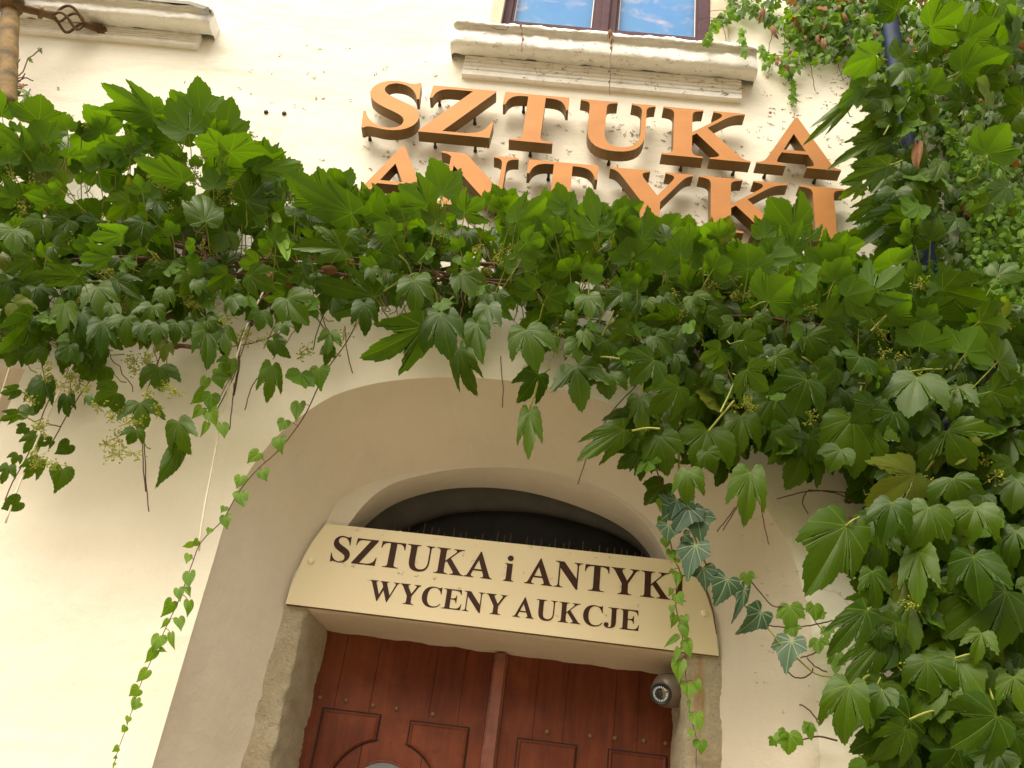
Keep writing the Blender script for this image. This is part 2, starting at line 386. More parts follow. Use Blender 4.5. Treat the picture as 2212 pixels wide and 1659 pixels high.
def poly_mesh(name, loops, y, mat, parent, flip=False):
    """a flat wall sheet in the xz plane; the first loop is the outline, the rest are openings"""
    ls = [[Vector((p[0], p[2] if len(p) > 2 else p[1], 0)) for p in l] for l in loops]
    tris = tessellate_polygon(ls); vv = [p for l in ls for p in l]
    me = bpy.data.meshes.new(name); me.from_pydata([(p.x, y, p.y) for p in vv], [], [tuple(t) for t in tris]); me.update()
    bm = bmesh.new(); bm.from_mesh(me)
    for f in bm.faces:
        if f.normal.y > 0: f.normal_flip()
    bm.to_mesh(me); bm.free()
    return link(name, me, mat, parent)
def rect(x0, x1, z0, z1): return [(x0, z0), (x1, z0), (x1, z1), (x0, z1)]
def loft(rows, name, mat, parent, smooth=True):
    m = MB(); n = len(rows[0]); m.add([p for r_ in rows for p in r_], [(i*n+k, i*n+k+1, (i+1)*n+k+1, (i+1)*n+k) for i in range(len(rows)-1) for k in range(n-1)])
    return m.build(name, mat, parent, smooth, fix=False)
# left neighbour opening, window openings
lo = at(55, 797); LX, LZ = lo[0], lo[2]
WX0, WX1, WZ0, WZ1 = at(1083, 45, 0)[0]-.0, at(1536, 92, 0)[0], 6.45, 8.3
# lip position of sill gives the visible window foot
wl = [(-9, 0)] + [(p[0], p[2]) for p in OUT] + [(9, 0), (9, 12), (-9, 12)]
holes = [rect(LX-1.5, LX, 1.4, LZ), rect(WX0, WX1, WZ0, WZ1), rect(-4.3, -2.75, WZ0, WZ1)]
poly_mesh('wall', [wl] + holes, 0, M_WALL, facade)
# splayed reveal of the doorway, arrises softened like hand-laid plaster
rows = []
for t, dy in ((0, 0), (.012, .004), (.04, .02), (.35, .11), (.7, .21), (.93, .282), (1, D1)):
    q = OUT + (INN - OUT)*t; q[:, 1] = dy; rows.append(q)
for r_ in rows[1:-1]:
    r_ += rng.normal(0, .0012, r_.shape) * np.array([1, 0, 1])
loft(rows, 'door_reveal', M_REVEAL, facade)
# back wall of the recess with fanlight opening and door opening
fan_a = [at(*q, -D1) for q in [(735,1170),(748,1140),(761,1122),(779,1098),(810,1068),(849,1044),(910,1027),(985,1013),(1086,1010),(1180,1019),(1260,1042),(1330,1078),(1385,1122),(1420,1166),(1438,1205),(1446,1235)]]
fan_g = [at(*q, -.46) for q in [(765,1170),(775,1150),lc(230,330),lc(350,230),lc(500,160),lc(700,110),lc(900,95),lc(1100,105),lc(1300,140),lc(1500,200),lc(1700,280),lc(1850,370),lc(1940,460),lc(1985,525),(1412,1225)]]
fan_f = [at(*q, -.46) for q in [lc(300,430),lc(440,350),lc(600,280),lc(800,230),lc(1050,218),lc(1300,235),lc(1550,290),lc(1750,360),lc(1880,430),lc(1960,500),(1404,1222)]]
zfan = 3.30
def close_arch(pts):
    P = spline(pts, 48); P = [p for p in P if p[2] > zfan]; 
    return [np.array([P[0][0], P[0][1], zfan])] + P + [np.array([P[-1][0], P[-1][1], zfan])]
FA, FG, FF = close_arch(fan_a), close_arch(fan_g), close_arch(fan_f)
def resamp(P, n):
    P = np.array(P); L = np.r_[0, np.cumsum(np.linalg.norm(np.diff(P, axis=0), axis=1))]; t = np.linspace(0, L[-1], n)
    return np.stack([np.interp(t, L, P[:, j]) for j in range(3)], 1)
FA, FG, FF = resamp(FA, 60), resamp(FG, 60), resamp(FF, 60)
DY = .56                                                            # door leaves stand here
DXL, DXR = -.885, .640
JL, JR = at(618, 1515, -D1)[0], at(1476, 1560, -D1)[0]              # arrises of the stone jambs
LZ0 = at(1100, 1366, -D1)[2]-.004                                   # underside of the lintel
bl = [(p[0], p[2]) for p in INN if p[2] > LZ0+.02]
bl = [(INN[8][0], LZ0)] + bl + [(INN[-9][0], LZ0)]
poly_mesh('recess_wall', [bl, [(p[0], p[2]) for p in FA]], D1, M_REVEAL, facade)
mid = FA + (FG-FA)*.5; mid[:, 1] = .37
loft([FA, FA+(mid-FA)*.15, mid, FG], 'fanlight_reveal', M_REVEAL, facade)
fl = empty('unused', (0, 0, 0), 'x', 'x'); bpy.data.objects.remove(fl)
frm = MB(); n6 = 60
for a, b in ((FG, FF),):
    back = FF.copy(); back[:, 1] += .05
    frm.add(list(FG)+list(FF)+list(back), [(k, k+1, n6+k+1, n6+k) for k in range(n6-1)]+[(n6+k, n6+k+1, 2*n6+k+1, 2*n6+k) for k in range(n6-1)])
fan = frm.build('fanlight', M_DARK, facade, True, fix=False)
poly_mesh('pane', [[(p[0], p[2]) for p in FG]], .50, M_FGLASS, fan)
sp = MB()
for i in range(36):
    x = -.70 + i*.0335 + random.uniform(-.006, .006); t = random.uniform(-.01, .02)
    sp.tube([(x, .40, 3.34), (x+t*.3, .40, 3.445+random.uniform(-.02, .012) + (.0 if i % 2 else -.02))], .0026, 4)
sp.build('spikes', M_ROD, fan)
# lintel: soffit dropping slightly to the right, soft front edge
lt = MB(); zl, zr = 2.952, 2.925
xa, xb = JL-.02, JR+.02
N = 30; rws = []
for (yy, dz) in ((D1, .012), (D1+.006, .004), (D1+.02, 0), (DY+.10, None)):
    row = []
    for i in range(N+1):
        x = xa+(xb-xa)*i/N; zb = zl+(zr-zl)*i/N + .004*math.sin(i*1.7)+random.uniform(-.0015, .0015)
        zf = LZ0 - .004
        row.append((x, yy, (zf+dz) if dz is not None else zb))
    rws.append(row)
n = N+1
lt.add([p for r_ in rws for p in r_], [(i*n+k, i*n+k+1, (i+1)*n+k+1, (i+1)*n+k) for i in range(3) for k in range(N)])
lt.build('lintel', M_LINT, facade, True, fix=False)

# stone jambs: rough blocks with displaced surface
def jamb(x_out, x_arr, x_in, side):
    """front face x_out..x_arr at y=D1, splayed reveal to x_in at y=DY+.08"""
    me = bpy.data.meshes.new('stone_jamb'); vs_, fs = [], []
    prof = []
    for t in np.linspace(0, 1, 9): prof.append((x_out+(x_arr-x_out)*t, D1-.004))
    for t in np.linspace(0.04, 1, 12): prof.append((x_arr+(x_in-x_arr)*t, D1-.004+(DY+.08-D1)*t))
    zs = np.arange(0, LZ0+.001, .014); zs[-1] = LZ0+.004; m_ = len(prof)
    ph = rng.normal(0, 1, (6, 3))*np.array([18, 18, 26]); pa = rng.uniform(0, 6, 6)
    for z in zs:
        for j, (x, y) in enumerate(prof):
            nrm = (0, -1) if j < 9 else (-side*.9, -.3)
            if j in (8, 9): nrm = (-side*.7, -.7)
            p_ = np.array([x, y, z]); a = sum(math.sin(p_ @ ph[q] + pa[q]) for q in range(6))*.0020 + sum(math.sin(p_ @ ph[q]*2.7 + pa[q]*2) for q in range(6))*.0010 + rng.normal(0, .0015)
            if j in (7, 8, 9): a -= .008 + .005*math.sin(z*23+side)+.004*math.sin(z*57)
            a = min(a, .0035)
            vs_.append((x+nrm[0]*a, y+nrm[1]*a, z))
    for i in range(len(zs)-1):
        for j in range(m_-1): fs.append((i*m_+j, i*m_+j+1, (i+1)*m_+j+1, (i+1)*m_+j) if side < 0 else (i*m_+j+1, i*m_+j, (i+1)*m_+j, (i+1)*m_+j+1))
    me.from_pydata(vs_, [], fs); me.update()
    return link('stone_jamb', me, M_STONE, facade, True)
jamb(INN[7][0]-.012, JL, DXL-.004, -1)
jamb(INN[-8][0]+.010, JR, DXR+.004, 1)

# ------------------------------------------------------------------ doors
def door_leaf(x0, x1, planks, panels, studs, label):
    b = MB(); xs = [x0]+planks+[x1]
    for i in range(len(xs)-1): b.box((xs[i]+.0008, DY, .02), (xs[i+1]-.0008, DY+.05, 3.02))
    b.box((x0, DY+.004, .015), (x1, DY+.045, 3.015))
    lf = b.build('door_leaf', M_WOOD, facade, bevel=.0015); lf['label'] = label
    for outl in panels:
        P = [Vector((p[0], p[1])) for p in outl]; n = len(P)
        cx = sum(p.x for p in P)/n; cz = sum(p.y for p in P)/n
        def off(d):
            o = []
            for i in range(n):
                a = (P[i]-P[i-1]).normalized(); c = (P[(i+1) % n]-P[i]).normalized()
                na = Vector((a.y, -a.x)); nc = Vector((c.y, -c.x)); nn = (na+nc)
                nn = nn/ max(.3, nn.length_squared/2)*1.0
                o.append(P[i]-nn*d)
            return o
        area = sum(P[i-1].x*P[i].y-P[i].x*P[i-1].y for i in range(n))
        s = 1 if area > 0 else -1
        m = MB(); rings = [(0, DY-.001), (.002*s, DY-.009), (.007*s, DY-.012), (.012*s, DY-.008), (.014*s, DY-.0065)]
        for d, y in rings: m.add([(p.x, y, p.y) for p in off(d)], [])
        fs = [(r_*n+i, r_*n+(i+1) % n, (r_+1)*n+(i+1) % n, (r_+1)*n+i) for r_ in range(len(rings)-1) for i in range(n)]
        m.f += fs
        last = off(rings[-1][0]); tr = tessellate_polygon([[Vector((p.x, p.y, 0)) for p in last]]); base = (len(rings)-1)*n
        m.f += [tuple(base+i for i in t) for t in tr]
        m.build('raised_panel', M_WOOD, lf)
        gz = MB(); A, B = off(-.0065*s), off(.0015*s)
        gz.add([(p.x, DY-.0012, p.y) for p in A]+[(p.x, DY-.0012, p.y) for p in B], [(i, (i+1) % n, n+(i+1) % n, n+i) for i in range(n)])
        gz.build('panel_groove', M_GROOVE, lf)
    for (x, z) in studs:
        m = MB(); m.lathe((x, DY, z), (0, -1, 0), [(0, .0105), (.004, .010), (.0075, .005), (.008, .0005)], 10)
        m.build('plug', M_STUD, lf, True)
    return lf
def qarc(cx, cz, r_, a0, a1, n=10): return [(cx+r_*math.cos(R(a)), cz+r_*math.sin(R(a))) for a in np.linspace(a0, a1, n)]
WC = (-.540, 2.285)                         # centre of the round light in the left leaf
pL = [(-.848, 2.0), (-.848, 2.612), (-.602, 2.612), (-.602, 2.513)] + qarc(WC[0], WC[1], .235, 105, 178, 12) + [(WC[0]-.235, 2.0)]
pR = [(-.218, 2.0), (-.218, 2.603), (-.466, 2.603), (-.466, 2.510)] + qarc(WC[0], WC[1], .235, 72, 2, 12) + [(WC[0]+.235, 2.0)]
low = [[(-.848, .25), (-.218, .25), (-.218, 1.75), (-.848, 1.75)]]
dl = door_leaf(DXL-.05, -.150, [-.807, -.655, -.396, -.27], [pL, pR]+low, [(-.877, 2.657), (-.76, 2.657), (-.641, 2.650), (-.538, 2.650), (-.379, 2.644)], 'left door leaf with a round light between its panels')
WC2 = (.315, 2.26)
pL2 = [(-.003, 2.0), (-.003, 2.585), (.243, 2.585), (.243, 2.486)] + qarc(WC2[0], WC2[1], .235, 107, 178, 12) + [(WC2[0]-.235, 2.0)]
pR2 = [(.626, 2.0), (.626, 2.585), (.384, 2.585), (.384, 2.486)] + qarc(WC2[0], WC2[1], .235, 73, 2, 12) + [(WC2[0]+.235, 2.0)]
low = [[(-.003, .25), (.626, .25), (.626, 1.75), (-.003, 1.75)]]
dr = door_leaf(-.085, DXR+.05, [.055, .185, .40, .50], [pL2, pR2]+low, [(.116, 2.628), (.300, 2.633), (.406, 2.636), (.529, 2.640), (.622, 2.640)], 'right door leaf, the camera beside its top corner')
for lf, c in ((dl, WC), (dr, WC2)):
    m = MB(); m.lathe((c[0], DY-.002, c[1]), (0, -1, 0), [(0, .150), (.012, .148), (.014, .140), (.006, .136)], 48); m.build('light_rim', M_WOOD, lf, True)
    m = MB(); m.lathe((c[0], DY-.009, c[1]), (0, -1, 0), [(0, .138), (.004, .138)], 48); m.build('round_light', M_DGLASS, lf)
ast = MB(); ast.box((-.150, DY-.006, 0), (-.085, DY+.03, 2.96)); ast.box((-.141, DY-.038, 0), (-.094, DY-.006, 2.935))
ast.build('door_astragal', M_SHEEN, facade, bevel=.004)
# dark room behind the gaps
bx_ = MB(); bx_.box((-1.2, DY+.12, 0), (1.0, DY+.14, 3.3)); bx_.build('door_backing', M_VOID, facade)

# ------------------------------------------------------------------ neighbouring arch opening, far left
m = MB(); x0, x1, z1 = LX-1.5, LX, LZ
i0, i1, zt = x0+.18, x1-.16, z1-.16
m.add([(x0,0,1.4),(x0,0,z1),(x1,0,z1),(x1,0,1.4),(i0,.34,1.4),(i0,.34,zt),(i1,.34,zt),(i1,.34,1.4)], [(0,1,5,4),(1,2,6,5),(2,3,7,6)])
m.build('side_window_reveal', M_REVEAL, facade, fix=False)
m = MB(); m.box((i0, .34, 1.4), (i1, .38, zt)); sw = m.build('side_window', M_FRAME, facade)
m = MB(); m.box((i0+.07, .333, 1.47), (i1-.07, .339, zt-.07)); m.build('pane', M_VOID, sw)

# ------------------------------------------------------------------ upper window and sills
SH = .17
def sill_profile(zl_, k=1.0):
    """mouldings read off at the middle of the sill: (distance from the wall, photo height)"""
    ref = at(1225, 62, SH)[2]
    pr = [(.17, 62), (.172, 65), (.168, 70), (.140, 72), (.134, 77), (.133, 82), (.140, 86), (.145, 95), (.145, 103), (.138, 112), (.120, 119), (.095, 126), (.065, 133), (.040, 138)]
    return [(0, zl_+.02)]+[(-h, (at(1225, vy, h)[2]-ref)*k+zl_) for h, vy in pr]
def sill(x0, x1, z_top, ax0, ax1, az0, name='window_sill', k=1.0):
    prof = sill_profile(z_top, k); N = 90; m = MB(); rws = []
    for i in range(N+1):
        x = x0+(x1-x0)*i/N; row = []
        for j, (y, z) in enumerate(prof):
            a = rng.normal(0, .0022)+.003*math.sin(x*17+j)+.002*math.sin(x*41+j*2)
            if i in (0, N): a = -.006
            e = min(i, N-i)*(x1-x0)/N; sh = 0 if e > .03 else (.03-e)*.35
            row.append((x, min(y-a*.8 + (sh if y < -.05 else 0), -.002) if y < 0 else y, z+a*.6))
        rws.append(row)
    n = len(prof)
    m.add([p for r_ in rws for p in r_], [(i*n+k, (i+1)*n+k, (i+1)*n+k+1, i*n+k+1) for i in range(N) for k in range(n-1)])
    for i in (0, N): m.add([(x0 if i == 0 else x1, 0, prof[-1][1])]+list(rws[i]), [tuple(range(n+1))])
    s = m.build(name, M_TRIM, facade, True, fix=True)
    a = MB(); z1 = prof[-1][1]+.002; az = az0
    ys = [(-.036, z1)]; k = 5; hh = (z1-az)/k
    for i in range(k):
        zt = z1-hh*i; zb = zt-hh
        ys += [(-.036, zb+.016), (-.026, zb+.012), (-.026, zb+.006), (-.036, zb+.003)] if i < k-1 else [(-.036, az), (0, az)]
    NN = 40; rr = []
    for i in range(NN+1):
        x = ax0+(ax1-ax0)*i/NN; rr.append([(x, y-(rng.normal(0, .0006) if y < 0 else 0), z+.0015*math.sin(x*9)) for y, z in ys])
    n = len(ys)
    a.add([p for r_ in rr for p in r_], [(i*n+q, (i+1)*n+q, (i+1)*n+q+1, i*n+q+1) for i in range(NN) for q in range(n-1)])
    for i in (0, NN): a.add([(ax0 if i == 0 else ax1, 0, z1)]+list(rr[i]), [tuple(range(n+1))])
    a.build('apron', M_TRIM, s, fix=True)
    return s
z_lip = at(1225, 62, SH)[2]
p0 = at(976, 62, SH); p1 = at(1640, 118, SH)
a0 = at(1001, 140, .036); a1 = at(1602, 195, .036); az = at(1225, 179, .036)[2]
sill(p0[0], p1[0], z_lip, a0[0], a1[0], az)
q1 = at(447, 30, SH); q2 = at(430, 98, .036); zz = at(300, 12, SH)[2]
azl = at(380, 93, .036)[2]; zll = at(380, 7, SH)[2]; print('SILL', z_lip, az, zll, azl)
sl2 = sill(-4.6, at(452, 40, .15)[0], zll, -4.5, at(430, 85, .036)[0], azl, k=(zll-azl)/(z_lip-az))
zf = zll-.004
m = MB(); xe = at(412, 3, SH+.01)[0]
m.add([(-4.6,-SH-.014,zf-.012),(xe,-SH-.014,zf-.012),(xe,-SH-.014,zf+.014),(-4.6,-SH-.014,zf+.014),(-4.6,0,zf+.05),(xe,0,zf+.05)], [(0,1,2,3),(3,2,5,4)])
te = at(456, 24, SH); te[2] = zf-.07
m.add([(xe,-SH-.014,zf+.014),(te[0]-.02,-SH-.012,te[2]+.055),(te[0],-SH,te[2]),(te[0]-.013,-SH,te[2]-.003),(te[0]-.045,-SH-.012,te[2]+.03),(xe,-SH-.014,zf-.012),(xe,0,zf+.05),(te[0]-.01,0,te[2]+.09)], [(0,5,4,1),(1,4,3,2),(0,1,7,6)])
m.build('flashing', M_LEAD, sl2, fix=False)
# window
wf = MB(); y0, y1 = .02, .08; zb = at(1225, 63, -.02)[2]-.32; ztp = WZ1
X = [at(1083, 45, -.03)[0]+.004, at(1108, 40, -.03)[0], at(1279, 57, -.03)[0], at(1334, 62, -.03)[0], at(1504, 78, -.03)[0], at(1536, 88, -.03)[0]-.004]
zg = at(1190, 49, -.03)[2]
wf.box((X[0], .035, zg-.4), (X[5], .075, zg-.012)); wf.box((X[0], .035, WZ1-.08), (X[5], .075, WZ1-.004))
for a, b in ((X[0], X[1]-.012), (X[2]+.012, X[3]-.012), (X[4]+.012, X[5])): wf.box((a, .03, zg-.4), (b, .078, WZ1-.003))
wfo = wf.build('window_frame', M_FRAME, facade, bevel=.004)
m = MB(); cx = (X[2]+X[3])/2; m.box((cx-.022, .012, zg-.4), (cx+.022, .0295, WZ1-.003)); m.build('mullion', M_FRAME, wfo, bevel=.005)
for a, b in ((X[1], X[2]), (X[3], X[4])):
    s = MB(); s.box((a-.0115, .044, zg-.011), (a+.003, .07, WZ1-.09)); s.box((b-.003, .044, zg-.011), (b+.0115, .07, WZ1-.09)); s.box((a+.003, .044, zg-.011), (b-.003, .07, zg+.003))
    s.build('sash', M_FRAME, wfo)
    s = MB(); s.add([(a+.003, .06, zg+.003), (b-.003, .06, zg+.003), (b-.003, .06, WZ1-.09), (a+.003, .06, WZ1-.09)], [(0, 1, 2, 3)]); s.build('pane', M_PANE, wfo, fix=False)
    s = MB(); s.box((a+.0031, .0585, zg+.004), (a+.008, .0595, WZ1-.09)); s.box((b-.008, .0585, zg+.004), (b-.0031, .0595, WZ1-.09)); s.build('glazing_bead', M_LABEL, wfo)
m = MB(); m.box((X[0], .10, zg-.4), (X[5], .11, WZ1)); m.build('reflection_sheet', M_SKYREFL, wfo)  # sheet behind the panes carrying the painted sky reflection
# painted surround beside the window
m = MB(); sL = at(1057, 45, .02)[0]; sR = at(1572, 90, .02)[0]
m.box((sL, -.02, z_lip-.02), (WX0, .08, WZ1+.10)); m.box((WX1, -.02, z_lip-.02), (sR, .08, WZ1+.10)); m.box((WX0, -.0195, WZ1), (WX1, .08, WZ1+.10))
m.build('window_surround', M_SURR, facade)
m = MB(); m.box((-4.3, .09, WZ0), (-2.75, .1, WZ1)); m.build('neighbour_window', M_SKYREFL, facade)

# ------------------------------------------------------------------ glyphs (hand drawn roman capitals, 1000 units to the em, caps 676 high)
G = {
'S': (556, ["M478 452 L457 452 C440 560 370 655 268 655 C205 655 165 615 165 562 C165 500 215 470 320 412 C455 338 514 290 514 188 C514 72 420 -19 285 -19 C222 -19 165 5 125 5 C100 5 85 -5 78 -19 L56 -19 L35 216 L56 216 C88 92 165 12 270 12 C345 12 393 55 393 118 C393 190 330 222 228 278 C110 343 50 405 50 500 C50 612 140 692 255 692 C310 692 355 668 395 668 C420 668 432 676 444 692 L464 692"]),
'Z': (667, ["M634 215 L622 0 L28 0 L28 19 L414 640 L250 640 C140 640 100 600 81 491 L59 491 L66 676 L610 676 L610 657 L226 36 L390 36 C520 36 580 90 612 215"]),
'T': (667, ["M137 0 L530 0 L530 19 C440 24 415 40 415 105 L415 640 L450 640 C560 640 595 590 615 492 L637 492 L633 676 L34 676 L30 492 L52 492 C72 590 107 640 217 640 L252 640 L252 105 C252 40 227 24 137 19"]),
'U': (722, ["M16 676 L16 657 C90 650 103 640 103 571 L103 270 C103 70 190 -19 362 -19 C540 -19 620 80 620 265 L620 571 C620 635 640 650 701 657 L701 676 L483 676 L483 657 C560 650 578 630 578 560 L578 265 C578 110 510 45 405 45 C310 45 259 100 259 245 L259 571 C259 640 275 650 355 657 L355 676"]),
'K': (778, ["M30 0 L375 0 L375 19 C300 24 281 40 281 105 L281 295 L318 334 L505 75 C520 45 490 25 430 19 L430 0 L769 0 L769 19 C720 24 700 40 650 105 L410 425 L560 575 C620 630 660 650 731 657 L731 676 L460 676 L460 657 C540 650 560 625 500 560 L281 345 L281 571 C281 636 300 650 375 657 L375 676 L30 676 L30 657 C105 650 124 636 124 571 L124 105 C124 40 105 24 30 19"]),
'A': (722, ["M9 0 L252 0 L252 19 C190 22 165 40 190 100 L222 180 L441 180 L475 100 C500 35 480 22 425 19 L425 0 L706 0 L706 19 C660 24 645 45 620 105 L377 690 L354 690 L108 110 C80 45 60 25 9 19", "M240 222 L333 455 L425 222"]),
'N': (722, ["M16 0 L232 0 L232 19 C160 24 146 40 146 120 L146 500 L560 -18 L600 -18 L600 560 C600 636 620 650 701 657 L701 676 L482 676 L482 657 C550 650 562 630 562 560 L562 262 L232 676 L16 676 L16 657 C70 650 90 640 108 615 L108 120 C108 45 90 24 16 19"]),
'Y': (722, ["M196 0 L540 0 L540 19 C460 24 443 40 443 105 L443 285 L590 540 C635 620 660 648 705 657 L705 676 L478 676 L478 657 C560 650 565 620 530 560 L417 365 L305 560 C270 625 285 650 350 657 L350 676 L15 676 L15 657 C60 650 85 625 120 565 L286 275 L286 105 C286 40 270 24 196 19"]),
'I': (389, ["M20 0 L370 0 L370 19 C290 24 275 40 275 105 L275 571 C275 636 290 650 370 657 L370 676 L20 676 L20 657 C100 652 118 636 118 571 L118 105 C118 40 100 24 20 19"]),
'i': (278, ["M14 0 L266 0 L266 19 C215 24 209 40 209 90 L209 461 L14 461 L14 442 C60 436 70 425 70 375 L70 90 C70 40 60 24 14 19", "M139 525 C181 525 214 558 214 600 C214 642 181 675 139 675 C97 675 64 642 64 600 C64 558 97 525 139 525"]),
'W': (1000, ["M328 -15 L352 -15 L498 365 L650 -15 L674 -15 L905 565 C930 630 950 650 990 657 L990 676 L795 676 L795 657 C865 650 878 630 855 570 L728 220 L590 575 C570 635 580 650 640 657 L640 676 L345 676 L345 657 C390 650 410 630 430 580 L468 478 L375 220 L240 575 C218 635 228 650 292 657 L292 676 L8 676 L8 657 C55 650 65 630 90 570"]),
'C': (722, ["M673 452 L650 452 C625 580 545 655 440 655 C300 655 225 540 225 345 C225 150 300 25 450 25 C540 25 605 60 668 140 L688 125 C620 25 530 -19 405 -19 C190 -19 49 120 49 335 C49 545 195 691 400 691 C480 691 540 660 590 660 C620 660 638 670 650 691 L673 691"]),
'E': (667, ["M16 0 L620 0 L641 200 L620 200 C590 85 540 38 420 38 L310 38 C280 38 270 45 270 85 L270 330 L330 330 C410 330 430 300 445 215 L468 215 L468 480 L445 480 C430 395 410 366 330 366 L270 366 L270 638 L420 638 C520 638 565 600 585 500 L606 500 L598 676 L16 676 L16 657 C90 650 110 640 110 571 L110 105 C110 40 90 26 16 19"]),
'J': (500, ["M128 676 L479 676 L479 657 C410 650 396 636 396 571 L396 200 C396 55 310 -15 175 -15 C70 -15 10 30 10 90 C10 140 45 170 90 170 C130 170 165 145 165 100 C165 70 145 60 145 40 C145 25 160 20 180 20 C225 20 240 60 240 130 L240 571 C240 636 215 650 128 657"]),
}
def glyph_pts(ch, nseg=7):
    outl = []
    for s in G[ch][1]:
        tk = s.replace('M', ' M ').replace('L', ' L ').replace('C', ' C ').split(); pts = []; i = 0
        while i < len(tk):
            c = tk[i]; i += 1
            if c in 'ML': pts.append((float(tk[i]), float(tk[i+1]))); i += 2
            else:
                p0 = pts[-1]; q = [float(v) for v in tk[i:i+6]]; i += 6
                for k in range(1, nseg+1):
                    t = k/nseg; u = 1-t
                    pts.append((u**3*p0[0]+3*u*u*t*q[0]+3*u*t*t*q[2]+t**3*q[4], u**3*p0[1]+3*u*u*t*q[1]+3*u*t*t*q[3]+t**3*q[5]))
        if abs(pts[0][0]-pts[-1][0])+abs(pts[0][1]-pts[-1][1]) < 1: pts.pop()
        outl.append(pts)
    return outl
def ink(ch):
    p = [q for l in glyph_pts(ch) for q in l]; return min(q[0] for q in p), max(q[0] for q in p)
def letter_solid(loops, y_front, y_back, mats):
    """faces front and back plus sides; material 0 front, 1 sides"""
    ls = [[Vector((x, z, 0)) for x, z in l] for l in loops]; tris = tessellate_polygon(ls); vv = [p for l in ls for p in l]; n = len(vv)
    me = bpy.data.meshes.new('letter_body'); V_ = [(p.x, y_front, p.y) for p in vv]+[(p.x, y_back, p.y) for p in vv]
    F_ = [tuple(t) for t in tris]; nf = len(F_); F_ += [tuple(n+i for i in t) for t in tris]
    b = 0
    for l in ls:
        k = len(l); F_ += [(b+i, b+(i+1) % k, n+b+(i+1) % k, n+b+i) for i in range(k)]; b += k
    me.from_pydata(V_, [], F_); me.update()
    for m_ in mats: me.materials.append(m_)
    me.polygons.foreach_set('material_index', [0]*nf+[1]*(len(F_)-nf))
    bm = bmesh.new(); bm.from_mesh(me); bmesh.ops.recalc_face_normals(bm, faces=bm.faces); bm.to_mesh(me); bm.free(); me.update()
    return me
HL = .118                                                             # front of the raised letters
def z2(x, y): return at(734.5+.3516*x, .3516*y, HL)
def z3(x, y): return at(1434.4+.3516*x, .3516*y, HL)
zb1 = np.mean([z2(480,803)[2], z2(905,850)[2], z2(1048,860)[2], z2(1290,885)[2], z3(570,1000)[2]]); cap1 = np.mean([z2(600,517)[2], z2(1018,558)[2], z2(1985,660)[2], z3(490,707)[2]])-zb1
zt2 = np.mean([z2(627,918)[2], z2(1590,1013)[2], z3(832,1142)[2], z3(215,1087)[2]]); zb2 = zt2-cap1
row1 = [('S', z2(112,790)[0], z2(503,515)[0]+.028), ('Z', z2(480,803)[0], z2(935,800)[0]), ('T', z2(1018,558)[0]-.003, z2(1413,600)[0]), ('U', z2(1480,607)[0], z2(1940,655)[0]), ('K', z2(1975,955)[0], z3(533,1005)[0]), ('A', z3(568,1000)[0], z3(1088,1045)[0])]
row2 = [('A', z2(98,1140)[0]-.03, z2(98,1140)[0]+.40), ('N', z2(627,918)[0], z2(1100,965)[0]), ('T', z2(1160,973)[0], z2(1590,1013)[0]), ('Y', z2(1660,1035)[0], z2(2168,1070)[0]), ('K', z3(215,1087)[0], z3(755,1142)[0]+.03), ('I', z3(832,1142)[0], z3(1110,1165)[0]+.005)]
order = ['first', 'second', 'third', 'fourth', 'fifth', 'last']
for ri, (row, zb_, word) in enumerate(((row1, zb1, 'upper'), (row2, zb2, 'lower'))):
    for i, (ch, xa_, xb_) in enumerate(row):
        i0, i1 = ink(ch); sx = (xb_-xa_)/(i1-i0); sz = cap1/676
        lp = [[((x-i0)*sx+xa_, y*sz+zb_) for x, y in l] for l in glyph_pts(ch)]
        lab = 'copper raised letter %s, %s in the %s row' % (ch, order[i], word)
        if ri: lab += ', its foot hidden by leaves'
        t = empty('sign_letter', ((xa_+xb_)/2, 0, zb_), lab, 'letter', 'raised copper letters on the wall')
        link('letter_body', letter_solid(lp, -HL, -HL+.072, [M_COPPER, M_EDGE]), None, t)
        pegs = {'S': [(.14, .06), (.82, .60)], 'Z': [(.22, .03), (.78, .03), (.15, .93), (.70, .6)], 'T': [(.5, .04), (.3, .95)], 'U': [(.45, .02), (.15, .9)], 'K': [(.25, .04), (.85, .05), (.25, .9)], 'A': [(.75, .04), (.15, .05)], 'N': [(.1, .9), (.8, .2)], 'Y': [(.5, .1), (.2, .9)], 'I': [(.5, .04), (.5, .9)]}[ch]
        for fx, fz in pegs:
            m = MB(); px, pz = xa_+(xb_-xa_)*fx, zb_+cap1*fz
            m.lathe((px, 0, pz), (0, -1, 0), [(0, .010), (.010, .010), (.011, .007), (HL-.071, .007)], 10)
            m.build('peg', M_PEG, t, True)

